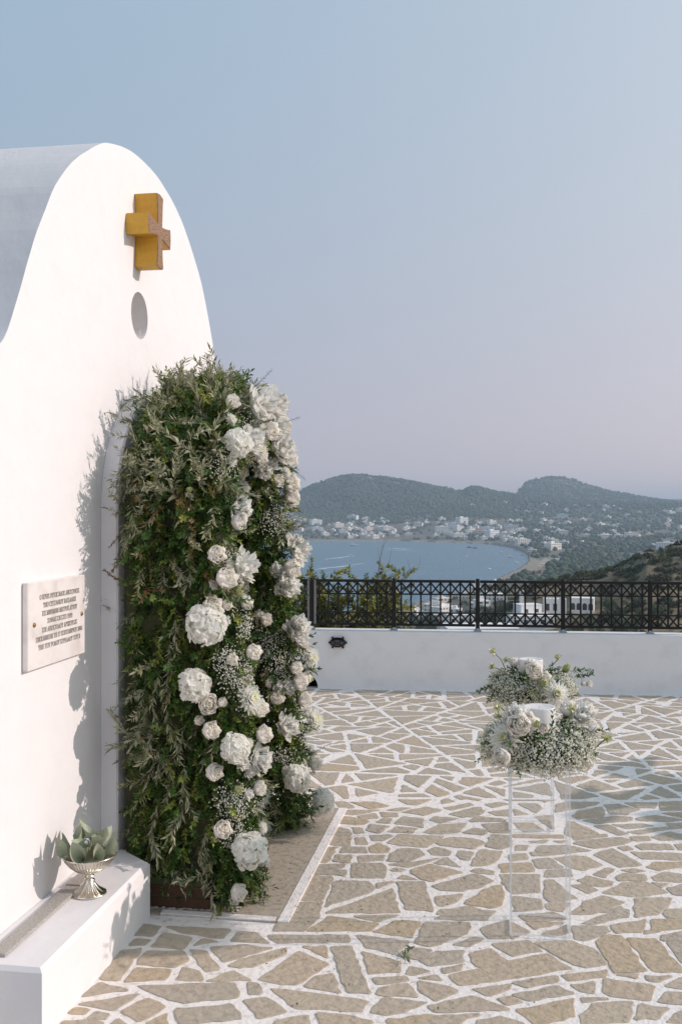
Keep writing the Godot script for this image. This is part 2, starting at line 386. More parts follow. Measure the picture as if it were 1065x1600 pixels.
func split_poly(p: PackedVector2Array, out: Array, limit: float):
	var area := 0.0
	var cen := Vector2.ZERO
	for i in p.size():
		area += p[i].cross(p[(i + 1) % p.size()]) * 0.5
		cen += p[i] / p.size()
	area = absf(area)
	if area < limit:
		out.append(p)
		return
	var far := 0.0
	var axis := Vector2.RIGHT
	for i in p.size():
		for j in i:
			if p[i].distance_to(p[j]) > far:
				far = p[i].distance_to(p[j]); axis = (p[i] - p[j]).normalized()
	axis = axis.rotated(rnd(-0.5, 0.5))
	cen += Vector2(rnd(-1, 1), rnd(-1, 1)) * far * 0.12
	var a := PackedVector2Array(); var b := PackedVector2Array()
	for i in p.size():
		var p0 := p[i]; var p1 := p[(i + 1) % p.size()]
		var d0 := (p0 - cen).dot(axis); var d1 := (p1 - cen).dot(axis)
		if d0 >= 0: a.append(p0)
		if d0 <= 0: b.append(p0)
		if d0 * d1 < 0:
			var q := p0.lerp(p1, d0 / (d0 - d1))
			a.append(q); b.append(q)
	if a.size() > 2: split_poly(a, out, rnd(0.022, 0.105))
	if b.size() > 2: split_poly(b, out, rnd(0.022, 0.105))
func poly_area(p: PackedVector2Array) -> float:
	var a := 0.0
	for i in p.size(): a += p[i].cross(p[(i + 1) % p.size()]) * 0.5
	return absf(a)
# outline with broken, slightly worn edges; corners cut
func rough_outline(p: PackedVector2Array) -> PackedVector2Array:
	var o := PackedVector2Array()
	var cut := PackedVector2Array()
	for i in p.size():
		var a := p[(i + p.size() - 1) % p.size()]; var b := p[i]; var c := p[(i + 1) % p.size()]
		var k := minf(0.010, 0.2 * minf(a.distance_to(b), b.distance_to(c)))
		cut.append(b + (a - b).normalized() * k); cut.append(b + (c - b).normalized() * k)
	for i in cut.size():
		var a := cut[i]; var b := cut[(i + 1) % cut.size()]
		var ln := a.distance_to(b)
		var seg := clampi(int(ln / 0.032), 1, 8)
		var nn := (b - a).orthogonal().normalized()
		for k in seg:
			var q := a.lerp(b, float(k) / seg)
			q += nn * (nz.get_noise_2d(q.x * 17.0, q.y * 17.0) * 0.011 + nz2.get_noise_2d(q.x * 45.0, q.y * 45.0) * 0.007)
			o.append(q)
	return o
func stone_mesh(mb: MB, p: PackedVector2Array, top: float, tilt: Vector2, cen: Vector2):
	# p holds (x, depth); the stone is a slab whose arris is chamfered
	var n := p.size()
	var inner := PackedVector3Array(); var edge := PackedVector3Array(); var foot := PackedVector3Array()
	for q in p:
		var h := top + (q - cen).dot(tilt)
		var qi := q + (cen - q).normalized() * 0.004
		inner.append(Vector3(qi.x, h, -qi.y)); edge.append(Vector3(q.x, h - 0.0012, -q.y)); foot.append(Vector3(q.x, -0.02, -q.y))
	var tri := Geometry2D.triangulate_polygon(p)
	for k in range(0, tri.size(), 3):
		var a := inner[tri[k]]; var b := inner[tri[k + 1]]; var c := inner[tri[k + 2]]
		if (c - a).cross(b - a).y < 0: mb.tri(a, c, b)
		else: mb.tri(a, b, c)
	var c3 := Vector3(cen.x, -0.05, -cen.y)
	for i in n:
		var j := (i + 1) % n
		mb.face([edge[i], edge[j], inner[j], inner[i]], c3)
		mb.face([foot[i], foot[j], edge[j], edge[i]], c3)
func sn(s: float, z: float) -> Vector2:
	var w := loc(s, 0, z)
	return Vector2(w.x, -w.z)
func make_terrace():
	var terr := Node3D.new()
	terr.name = "terrace"; terr.set_meta("kind", "structure")
	add_child(terr)
	var slab := MB.new()
	# painted bed that shows between the stones, ends at the parapet
	var wl := wall_pt(-5.0); var wr := wall_pt(9.0)
	slab.face([Vector3(wl.x, 0, -wl.y - 0.1), Vector3(wr.x, 0, -wr.y - 0.1), Vector3(wr.x, 0, 3.5), Vector3(wl.x, 0, 3.5)], Vector3(1, -1, -3))
	slab.box(Vector3(-5.2, -3.0, -9.0), Vector3(9.0, -0.03, 3.5))
	obj("joint_bed", slab.mesh(), M.joint, terr)
	# landing in front of the door
	var land := [sn(4.02, 0.0), sn(4.02, 0.80), sn(5.62, 0.80), sn(5.62, 0.0)]
	var lm := MB.new()
	lm.box(Vector3(4.02, -0.02, 0.0), Vector3(5.62, 0.008, 0.80), fr(0, 0, 0))
	obj("landing", lm.mesh(), M.landing, terr)
	var near := []
	for w in STONE_PX:
		for s in w[3]:
			var p := PackedVector2Array()
			for k in range(0, s.size(), 2): p.append(gpx(w[0] + s[k] / w[2], w[1] + s[k + 1] / w[2]))
			var grown := Geometry2D.offset_polygon(p, 0.007, Geometry2D.JOIN_MITER)
			near.append(grown[0] if grown.size() else p)
	var keep := []
	for p in near:
		var g := Geometry2D.offset_polygon(p, 0.036)
		if g.size(): keep.append(g[0])
	var zone := PackedVector2Array([land[0], land[1], land[2], land[3]])
	var chap := PackedVector2Array([sn(-1, -6), sn(-1, 0.03), sn(2.95, 0.03), sn(2.95, 0.29), sn(4.02, 0.29), sn(4.02, -1), sn(8, -1), sn(8, -6)])
	var border := Geometry2D.offset_polygon(zone, 0.05)
	var raw := []
	# terrace area in front of the parapet, cut at random into crazy paving
	split_poly(PackedVector2Array([Vector2(wl.x, wl.y - 0.03), Vector2(wr.x, wr.y - 0.03), Vector2(wr.x, -3.3), Vector2(wl.x, -3.3)]), raw, 0.05)
	var rest := []
	var boxes := []
	for k in keep:
		var r := Rect2(k[0], Vector2.ZERO)
		for q in k: r = r.expand(q)
		boxes.append(r)
	for p in raw:
		var r := Rect2(p[0], Vector2.ZERO)
		for q in p: r = r.expand(q)
		if r.position.y > 9.7 or r.end.x < -4.5: continue
		var parts := [p]
		var cutters := [chap, border[0]]
		for i in keep.size():
			if boxes[i].intersects(r): cutters.append(keep[i])
		for c in cutters:
			var nxt := []
			for q in parts: 
				for o in Geometry2D.clip_polygons(q, c):
					if not Geometry2D.is_polygon_clockwise(o) or parts.size() >= 1: nxt.append(o)
			parts = nxt
			if parts.is_empty(): break
		for q in parts:
			for o in Geometry2D.offset_polygon(q, -rnd(0.016, 0.026)):
				if poly_area(o) > 0.0045: rest.append(o)
	var all := []
	for p in near: all.append([p, true])
	for p in rest: all.append([p, false])
	var scored := []
	for e in all:
		var cen := Vector2.ZERO
		for q in e[0]: cen += q / e[0].size()
		var seen := 0.0
		if cen.y > 2.6:
			var px := CX + cen.x / cen.y * F
			var py := CY + EYE / cen.y * F
			if px > 60 and px < 1095 and py < 1640: seen = poly_area(e[0]) / pow(cen.y, 3.0)
		scored.append([seen, e[0], cen, e[1]])
	scored.sort_custom(func(a, b): return a[0] > b[0])
	var stuff := MB.new()
	var count := 0
	for e in scored:
		var p: PackedVector2Array = e[1]
		var ol := rough_outline(p)
		var tri := Geometry2D.triangulate_polygon(ol)
		if tri.is_empty(): ol = p
		var top := 0.0026 + rnd(-0.0006, 0.0012)
		var tilt := Vector2(rnd(-1, 1), rnd(-1, 1)) * 0.0015
		var pick := rng.randi() % 12
		var mi: int = [0, 0, 0, 1, 1, 2, 2, 3, 4, 5, 6, 6][pick]
		if e[0] > 0 and count < 300:
			var mb := MB.new()
			stone_mesh(mb, ol, top, tilt, e[2])
			if mb.v.size() == 0: continue
			obj("flagstone", mb.mesh(), M.stones[mi], terr)
			count += 1
		else:
			stone_mesh(stuff, ol, top, tilt, e[2])
	var so := obj("flagstones", stuff.mesh(), M.stones[0], terr)
	so.set_meta("kind", "stuff")
	print("stones ", scored.size(), " parts ", count)
	# straight painted line along the landing
	var line := MB.new()
	line.box(Vector3(4.02, -0.01, 0.803), Vector3(5.62, 0.0095, 0.85), fr(0, 0, 0))
	line.box(Vector3(4.02, -0.01, 0.30), Vector3(4.06, 0.0115, 0.79), fr(0, 0, 0))
	obj("painted_line", line.mesh(), M.joint, terr)

# ---------- parapet and railing ----------
const WD := Vector2(0.9933, -0.1154)
func wall_pt(t: float) -> Vector2: return Vector2(-0.015, 9.58) + WD * t     # (x, depth)
func wt(t: float) -> Transform3D:     # local x along the wall, z towards the terrace
	var p := wall_pt(t)
	return Transform3D(Basis(Vector3(WD.x, 0, -WD.y), Vector3.UP, Vector3(-WD.y, 0, WD.x).normalized() * 1.0).orthonormalized(), Vector3(p.x, 0, -p.y))
func make_parapet():
	var t := wt(0)
	var par := CSGCombiner3D.new()
	par.name = numbered("parapet_wall"); add_child(par)
	par.transform = t
	tag(par, "low white plastered parapet wall under the black railing", "wall")
	var b := CSGBox3D.new()
	b.name = "wall_body"; b.size = Vector3(15.0, 3.555, 0.24); b.position = Vector3(2.5, -1.2225, -0.12); b.material = M.parapet
	par.add_child(b)
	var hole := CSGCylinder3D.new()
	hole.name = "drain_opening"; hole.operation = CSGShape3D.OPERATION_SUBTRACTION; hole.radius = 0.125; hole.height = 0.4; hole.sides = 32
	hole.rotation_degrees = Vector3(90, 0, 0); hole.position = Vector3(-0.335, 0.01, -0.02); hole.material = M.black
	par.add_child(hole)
	# lamp
	var lamp := thing("bulkhead_lamp", "oval black caged bulkhead lamp on the white parapet", "lamp", wt(-0.015) * Transform3D(Basis(), Vector3(0, 0.445, 0.002)))
	var pl := MB.new()
	var ring := func(rx: float, ry: float, z: float) -> Array:
		var o := []
		for k in 25: o.append(Vector3(cos(TAU * k / 24) * rx, sin(TAU * k / 24) * ry, z))
		return o
	pl.grid(ring.call(0.078, 0.047, 0.0) + ring.call(0.078, 0.047, 0.02) + ring.call(0.07, 0.04, 0.028) + ring.call(0.058, 0.03, 0.028) + ring.call(0.0, 0.0, 0.026), 5, 25)
	for s in [[-0.05, 0.046], [0.05, 0.046], [-0.05, -0.046], [0.05, -0.046], [-0.08, 0.0], [0.08, 0.0]]: pl.box(Vector3(s[0] - 0.009, s[1] - 0.009, 0.0), Vector3(s[0] + 0.009, s[1] + 0.009, 0.018))
	obj("body", pl.mesh(), M.lampmetal, lamp)
	var gl := MB.new()
	gl.grid(ring.call(0.058, 0.03, 0.026) + ring.call(0.052, 0.026, 0.045) + ring.call(0.036, 0.017, 0.056) + ring.call(0.0, 0.0, 0.06), 4, 25)
	obj("glass_dome", gl.mesh(), M.lampglass, lamp)
	for y in [-0.015, 0.015]:
		var g := MB.new()
		g.bar(Vector3(-0.064, y, 0.03), Vector3(-0.045, y * 0.8, 0.062), 0.004, 0.004); g.bar(Vector3(-0.045, y * 0.8, 0.062), Vector3(0.045, y * 0.8, 0.062), 0.004, 0.004); g.bar(Vector3(0.045, y * 0.8, 0.062), Vector3(0.064, y, 0.03), 0.004, 0.004)
		obj("cage_bar", g.mesh(), M.lampmetal, lamp)
	for x in [-0.026, 0.026]:
		var g := MB.new()
		g.bar(Vector3(x, -0.042, 0.026), Vector3(x, -0.02, 0.06), 0.004, 0.004); g.bar(Vector3(x, -0.02, 0.06), Vector3(x, 0.02, 0.06), 0.004, 0.004); g.bar(Vector3(x, 0.02, 0.06), Vector3(x, 0.042, 0.026), 0.004, 0.004)
		obj("cage_bar", g.mesh(), M.lampmetal, lamp)
	var hood := MB.new()
	hood.grid(ring.call(0.08, 0.05, 0.01).slice(2, 11) + ring.call(0.078, 0.052, 0.05).slice(2, 11), 2, 9)
	obj("hood", hood.mesh(), M.lampmetal, lamp)
	# railing
	var rl := thing("railing", "black iron railing with rows of crosses on the white parapet", "railing", wt(0) * Transform3D(Basis(), Vector3(0, 0.555, -0.12)))
	var y0 := 0.053; var y1 := 0.172; var y2 := 0.351; var y3 := 0.47
	var barm := MB.new(); barm.cbox(Vector3(-0.008, y0, -0.008), Vector3(0.008, y3, 0.008), 0.001)
	var bm := barm.mesh()
	var postm := MB.new()
	postm.cbox(Vector3(-0.019, 0.006, -0.019), Vector3(0.019, 0.485, 0.019), 0.003)
	postm.lathe([Vector3(0.012, 0.485, 0), Vector3(0.02, 0.492, 0), Vector3(0.017, 0.503, 0), Vector3(0.0, 0.507, 0)], 12)
	var pm := postm.mesh()
	var footm := MB.new()
	footm.cbox(Vector3(-0.035, 0.0, -0.035), Vector3(0.035, 0.012, 0.035), 0.003)
	footm.lathe([Vector3(0.028, 0.012, 0), Vector3(0.022, 0.03, 0), Vector3(0.019, 0.032, 0)], 12)
	var fm := footm.mesh()
	var pitch := 0.0945; var bay := 0.802
	var xm := {}
	for kind in ["full", "left", "right"]:
		for row in [0, 1]:
			var g := MB.new()
			var ya := y0 + 0.008 if row == 0 else y2
			var yb := y1 if row == 0 else y3 - 0.008
			var h := pitch * 0.5
			for sg in [-1, 1]:
				var a := Vector3(-h, ya if sg > 0 else yb, 0); var c := Vector3(h, yb if sg > 0 else ya, 0)
				var z: float = 0.002 * sg
				if kind == "left": a = a.lerp(c, 0.5) - Vector3(0.02, (c - a).y / (2 * h) * 0.02, 0)
				if kind == "right": c = a.lerp(c, 0.5) + Vector3(0.02, (c - a).y / (2 * h) * 0.02, 0)
				var dd := (c - a)
				var nn := Vector3(-dd.y, dd.x, 0).normalized() * 0.0075
				var zz := Vector3(0, 0, 0.004)
				var oz := Vector3(0, 0, z)
				g.face([a + nn + zz + oz, c + nn + zz + oz, c - nn + zz + oz, a - nn + zz + oz], oz + (a + c) * 0.5 - zz)
				g.face([a + nn - zz + oz, c + nn - zz + oz, c - nn - zz + oz, a - nn - zz + oz], oz + (a + c) * 0.5 + zz)
				g.face([a + nn - zz + oz, c + nn - zz + oz, c + nn + zz + oz, a + nn + zz + oz], (a + c) * 0.5 + oz)
				g.face([a - nn - zz + oz, c - nn - zz + oz, c - nn + zz + oz, a - nn + zz + oz], (a + c) * 0.5 + oz)
			xm[kind + str(row)] = g.mesh()
	for b2 in range(-4, 5):
		var x0 := -0.285 + b2 * bay
		obj("post", pm, M.iron, rl, Transform3D(Basis(), Vector3(x0, 0, 0)))
		obj("post_foot", fm, M.zinc, rl, Transform3D(Basis(), Vector3(x0, 0, 0)))
		if b2 == 0:
			for sg in [-1, 1]:
				var sm := MB.new()
				sm.cbox(Vector3(-0.011, 0.05, -0.014), Vector3(0.011, 0.478, 0.014), 0.004)
				obj("cement_strip", sm.mesh(), M.oldcement, rl, Transform3D(Basis(), Vector3(x0 + sg * 0.031, 0, 0)))
		var xa := x0 + 0.022; var xb := x0 + bay - 0.022
		if b2 == 0: xa = x0 + 0.045
		if b2 == -1: xb = x0 + bay - 0.045
		for r in [[y3 - 0.006, y3 + 0.02, 0.016], [y2 - 0.007, y2 + 0.007, 0.009], [y1 - 0.007, y1 + 0.007, 0.009], [y0 - 0.008, y0 + 0.016, 0.012]]:
			var g := MB.new()
			g.cbox(Vector3(xa, r[0], -r[2]), Vector3(xb, r[1], r[2]), 0.002)
			obj("rail", g.mesh(), M.iron, rl)
		if b2 == 4:
			for k in 3: obj("baluster", bm, M.iron, rl, Transform3D(Basis(), Vector3(x0 + 0.07 + pitch * k, 0, 0)))
			for k in 2:
				for row in 2: obj("cross_brace", xm["full" + str(row)], M.iron, rl, Transform3D(Basis(), Vector3(x0 + 0.07 + pitch * (k + 0.5), 0, 0)))
			for row in 2: obj("cross_brace", xm["left" + str(row)], M.iron, rl, Transform3D(Basis(), Vector3(x0 + 0.07 - pitch * 0.5, 0, 0)))
			for r in [y0 + 0.04, y3 - 0.04]:
				var g := MB.new(); g.box(Vector3(x0 + 0.26, r - 0.005, -0.006), Vector3(x0 + bay, r + 0.005, 0.006)); obj("gate_rail", g.mesh(), M.iron, rl)
			for k in 3:
				var cxx := x0 + 0.34 + k * 0.16
				var g := MB.new(); var cy := (y0 + y3) * 0.5
				var pp := [Vector3(cxx - 0.05, cy, 0), Vector3(cxx, cy + 0.06, 0), Vector3(cxx + 0.05, cy, 0), Vector3(cxx, cy - 0.06, 0)]
				for i in 4: g.bar(pp[i], pp[(i + 1) % 4], 0.006, 0.006, 5)
				obj("diamond_ornament", g.mesh(), M.iron, rl)
		else:
			for k in 8: obj("baluster", bm, M.iron, rl, Transform3D(Basis(), Vector3(x0 + 0.07 + pitch * k, 0, 0)))
			for row in 2:
				for k in 7: obj("cross_brace", xm["full" + str(row)], M.iron, rl, Transform3D(Basis(), Vector3(x0 + 0.07 + pitch * (k + 0.5), 0, 0)))
				obj("cross_brace", xm["left" + str(row)], M.iron, rl, Transform3D(Basis(), Vector3(x0 + 0.07 - pitch * 0.5, 0, 0)))
				obj("cross_brace", xm["right" + str(row)], M.iron, rl, Transform3D(Basis(), Vector3(x0 + 0.07 + pitch * 7.5, 0, 0)))

# ---------- chapel ----------
func chapel_profile() -> PackedVector2Array:
	var half := [[0.0, 3.41], [0.16, 3.402], [0.31, 3.376], [0.47, 3.328], [0.62, 3.258], [0.77, 3.166], [0.90, 3.062], [1.02, 2.935], [1.14, 2.76], [1.235, 2.59], [1.315, 2.445], [1.375, 2.34], [1.425, 2.285], [1.50, 2.25], [1.60, 2.235], [1.80, 2.23], [1.80, 0.0]]
	# smooth the curved part with Catmull-Rom
	var pts := PackedVector2Array()
	for i in 14:
		var p0 := Vector2(-half[1][0], half[1][1]) if i == 0 else Vector2(half[i - 1][0], half[i - 1][1])
		var p1 := Vector2(half[i][0], half[i][1]); var p2 := Vector2(half[i + 1][0], half[i + 1][1]); var p3 := Vector2(half[i + 2][0], half[i + 2][1])
		for k in 4: pts.append(p1.cubic_interpolate(p2, p0, p3, k / 4.0))
	pts.append(Vector2(half[14][0], half[14][1])); pts.append(Vector2(1.80, 2.23)); pts.append(Vector2(1.80, -0.05))
	var o := PackedVector2Array()
	for i in range(pts.size() - 1, 0, -1): o.append(Vector2(4.65 - pts[i].x, pts[i].y))
	for p in pts: o.append(Vector2(4.65 + p.x, p.y))
	for i in o.size():
		if o[i].y > 2.25: o[i] += Vector2(nz.get_noise_2d(o[i].x * 2.0, o[i].y * 2.0), nz.get_noise_2d(o[i].y * 2.0, o[i].x * 2.0)) * 0.009
	return o
func arch_poly(s0: float, half: float, spring: float, seg := 24, foot := 0.0) -> PackedVector2Array:
	var o := PackedVector2Array([Vector2(s0 - half, foot)])
	for k in seg + 1:
		var a := PI - PI * k / seg
		o.append(Vector2(s0 + cos(a) * half, spring + sin(a) * half))
	o.append(Vector2(s0 + half, foot))
	return o
func make_chapel():
	var ch := thing("chapel", "white plastered chapel with a barrel roof and bell-shaped front", "chapel", fr(0, 0, 0))
	var prof := chapel_profile()
	var fac := CSGCombiner3D.new()
	fac.name = "facade"; ch.add_child(fac)
	var body := CSGPolygon3D.new()
	body.name = "facade_body"; body.polygon = prof; body.depth = 0.32; body.material = M.plaster
	fac.add_child(body)
	var oc := CSGCylinder3D.new()
	oc.name = "round_opening"; oc.operation = CSGShape3D.OPERATION_SUBTRACTION; oc.radius = 0.112; oc.height = 0.3; oc.sides = 48; oc.smooth_faces = true
	oc.rotation_degrees = Vector3(90, 0, 0); oc.position = Vector3(4.58, 2.645, -0.05); oc.material = M.roof
	fac.add_child(oc)
	var dn := CSGPolygon3D.new()
	dn.name = "door_opening"; dn.operation = CSGShape3D.OPERATION_SUBTRACTION; dn.polygon = arch_poly(4.66, 0.42, 1.72, 24, -0.2); dn.depth = 0.4; dn.position = Vector3(0, 0, 0.1); dn.material = M.plaster
	fac.add_child(dn)
	# roof and side walls behind the front
	var rf := MB.new()
	var rows := []
	for z in [-0.32, -3.0, -6.0, -11.0]:
		for p in prof: rows.append(Vector3(p.x, p.y, z))
	rf.grid(rows, 4, prof.size(), Vector3(4.65, 1.0, -2))
	obj("roof", rf.mesh(), M.roof, ch)
	var bk := MB.new()
	var tri := Geometry2D.triangulate_polygon(prof)
	for k in range(0, tri.size(), 3): bk.tri(Vector3(prof[tri[k]].x, prof[tri[k]].y, -11.0), Vector3(prof[tri[k + 1]].x, prof[tri[k + 1]].y, -11.0), Vector3(prof[tri[k + 2]].x, prof[tri[k + 2]].y, -11.0))
	obj("back_wall", bk.mesh(), M.roof, ch)
	# raised surround of the door
	var sur := MB.new()
	var oo := arch_poly(4.66, 0.552, 1.72, 28); var ii := arch_poly(4.66, 0.42, 1.72, 28)
	var of := []
	for k in oo.size():
		var b := (oo[k] - Vector2(4.66, minf(oo[k].y, 1.72))).normalized() * 0.008
		of.append(oo[k] - b)
	for k in oo.size() - 1:
		sur.face([Vector3(oo[k].x, oo[k].y, 0.001), Vector3(oo[k + 1].x, oo[k + 1].y, 0.001), Vector3(oo[k + 1].x, oo[k + 1].y, 0.069), Vector3(oo[k].x, oo[k].y, 0.069)], Vector3(4.66, 1.2, 0.03))
		sur.face([Vector3(oo[k].x, oo[k].y, 0.069), Vector3(oo[k + 1].x, oo[k + 1].y, 0.069), Vector3(of[k + 1].x, of[k + 1].y, 0.077), Vector3(of[k].x, of[k].y, 0.077)], Vector3(4.66, 1.2, 0.0))
		sur.face([Vector3(of[k].x, of[k].y, 0.077), Vector3(of[k + 1].x, of[k + 1].y, 0.077), Vector3(ii[k + 1].x, ii[k + 1].y, 0.077), Vector3(ii[k].x, ii[k].y, 0.077)], Vector3(4.66, 1.2, -1))
		sur.quad(Vector3(ii[k].x, ii[k].y, 0.077), Vector3(ii[k + 1].x, ii[k + 1].y, 0.077), Vector3(ii[k + 1].x, ii[k + 1].y, 0.001), Vector3(ii[k].x, ii[k].y, 0.001))
	obj("door_surround", sur.mesh(), M.plaster, ch)
	var dr := MB.new()
	for k in 6: dr.cbox(Vector3(4.24 + k * 0.14 + 0.003, 0.0, -0.25), Vector3(4.24 + (k + 1) * 0.14 - 0.003, 1.72 + sqrt(maxf(0.42 * 0.42 - pow(absf(k - 2.5) * 0.14 - 0.07, 2), 0.0)) * 0.98, -0.20), 0.006)
	var door := obj("door", dr.mesh(), M.door, ch)
	var hd := MB.new(); hd.bar(Vector3(4.36, 1.0, -0.20), Vector3(4.36, 1.0, -0.15), 0.012, 0.012, 8, true); hd.bar(Vector3(4.36, 1.0, -0.15), Vector3(4.47, 1.0, -0.15), 0.009, 0.009, 8, true)
	obj("door_handle", hd.mesh(), M.brass, door)
	# plinth bench
	var pb := MB.new()
	var pl := PackedVector2Array([Vector2(3.0, 0.002), Vector2(3.0, 0.262), Vector2(4.0, 0.262), Vector2(4.135, 0.10), Vector2(4.06, 0.002)])
	var H := 0.234
	var inn := []; var cen := Vector3(3.5, 0.1, 0.1)
	for p in pl: inn.append(Vector3(p.x + (0.012 if p.x < 3.2 else -0.012), H, p.y - (0.012 if p.y > 0.05 else 0.0)))
	pb.face([inn[0], inn[1], inn[2], inn[3], inn[4]], cen)
	for k in 5:
		var j := (k + 1) % 5
		var e0 := Vector3(pl[k].x, H - 0.014, pl[k].y); var e1 := Vector3(pl[j].x, H - 0.014, pl[j].y)
		pb.face([inn[k], inn[j], e1, e0], cen)
		pb.face([e0, e1, Vector3(pl[j].x, -0.02, pl[j].y), Vector3(pl[k].x, -0.02, pl[k].y)], cen)
	var bench := obj("plinth_bench", pb.mesh(), M.plaster, null, fr(0, 0, 0))
	tag(bench, "low white plastered bench built against the chapel front", "bench")
	var st := thing("marble_strip", "narrow grey marble strip lying on the white bench", "strip", fr(0, H, 0))
	var sm := MB.new(); sm.cbox(Vector3(3.06, 0.0, 0.045), Vector3(3.66, 0.012, 0.105), 0.002)
	obj("strip_slab", sm.mesh(), M.strip, st)
	var sm2 := MB.new(); sm2.cbox(Vector3(3.665, 0.0, 0.04), Vector3(3.78, 0.016, 0.10), 0.002)
	obj("strip_slab", sm2.mesh(), M.strip, st)
	# plaque
	var pq := thing("marble_plaque", "engraved white marble plaque with Greek lettering on the chapel front", "plaque", fr(3.632, 1.12, 0.001))
	var ps := MB.new(); ps.cbox(Vector3(-0.25, 0, 0), Vector3(0.25, 0.322, 0.024), 0.003)
	obj("slab", ps.mesh(), M.marble, pq)
	var font := SystemFont.new(); font.font_names = PackedStringArray(["Droid Serif"])
	var lines := ["Ο ΙΕΡΟΣ ΟΥΤΟΣ ΝΑΟΣ ΑΝΕΓΕΡΘΕΙΣ", "ΥΠΟ ΕΥΣΤΑΘΙΟΥ ΒΑΣΙΛΑΚΗ", "ΕΙΣ ΜΝΗΜΗΝ ΜΗΤΡΟΣ ΑΥΤΟΥ", "ΣΟΦΙΑΣ ΕΝ ΕΤΕΙ 1999", "ΕΠΙ ΑΠΟΣΤΟΛΟΥ ΑΡΧΙΕΡΕΩΣ", "ΕΝΕΚΑΙΝΙΣΘΗ ΤΗ 17 ΣΕΠΤΕΜΒΡΙΟΥ 2006", "ΥΠΟ ΤΟΥ ΡΟΔΟΥ ΚΥΡΙΛΛΟΥ ΤΟΥ Β"]
	var wid := [0.35, 0.29, 0.31, 0.22, 0.31, 0.41, 0.37]
	for i in 7:
		var tm := TextMesh.new()
		tm.font = font; tm.text = lines[i]; tm.font_size = 32; tm.pixel_size = 0.001; tm.depth = 0.002
		var w: float = maxf(tm.get_aabb().size.x, 0.001)
		var hgt: float = maxf(tm.get_aabb().size.y, 0.001)
		obj("inscription", tm, M.ink, pq, Transform3D(Basis().scaled(Vector3(wid[i] / w, 0.019 / hgt, 1)), Vector3(0.015, 0.262 - i * 0.031, 0.0252)))
	for x in [-0.205, 0.215]:
		var sc := MB.new(); sc.lathe([Vector3(0.009, 0.0, 0), Vector3(0.009, 0.003, 0), Vector3(0.006, 0.006, 0), Vector3(0, 0.007, 0)], 12)
		obj("brass_stud", sc.mesh(), M.brass, pq, Transform3D(Basis(Vector3.RIGHT, PI / 2), Vector3(x, 0.165, 0.0235)))
	# cross
	var cr := thing("wooden_cross", "thick wooden cross with ochre painted sides high on the chapel front", "cross", fr(4.552, 3.037, 0.002))
	var cp := PackedVector2Array()
	var hw := 0.030
	for q in 4:
		var ang := -PI / 2 * q
		var ln := 0.172 if q % 2 == 0 else 0.150
		var ew := 0.043 if q % 2 == 0 else 0.049
		for p in [Vector2(-hw, hw), Vector2(-hw - 0.003, ln * 0.45), Vector2(-ew * 0.86, ln * 0.8), Vector2(-ew, ln), Vector2(0, ln + 0.007), Vector2(ew, ln), Vector2(ew * 0.86, ln * 0.8), Vector2(hw + 0.003, ln * 0.45)]: cp.append(p.rotated(ang))
	var sides := MB.new(); var front := MB.new(); var rim := MB.new()
	var D := 0.108
	for k in cp.size():
		var a := cp[k]; var b := cp[(k + 1) % cp.size()]
		var c := ((a + b) * 0.5); var nn := (b - a).orthogonal()
		var ai := a - a.normalized() * 0.005; var bi := b - b.normalized() * 0.005
		sides.quad(Vector3(a.x, a.y, 0), Vector3(a.x, a.y, D), Vector3(b.x, b.y, D), Vector3(b.x, b.y, 0))
		rim.quad(Vector3(a.x, a.y, D), Vector3(ai.x, ai.y, D + 0.004), Vector3(bi.x, bi.y, D + 0.004), Vector3(b.x, b.y, D))
		front.tri(Vector3(0, 0, D + 0.0045), Vector3(ai.x, ai.y, D + 0.004), Vector3(bi.x, bi.y, D + 0.004))
	obj("painted_sides", sides.mesh(), M.gold, cr)
	obj("wood_face", front.mesh(), M.wornwood, cr)
	obj("worn_rim", rim.mesh(), M.wornwood, cr)

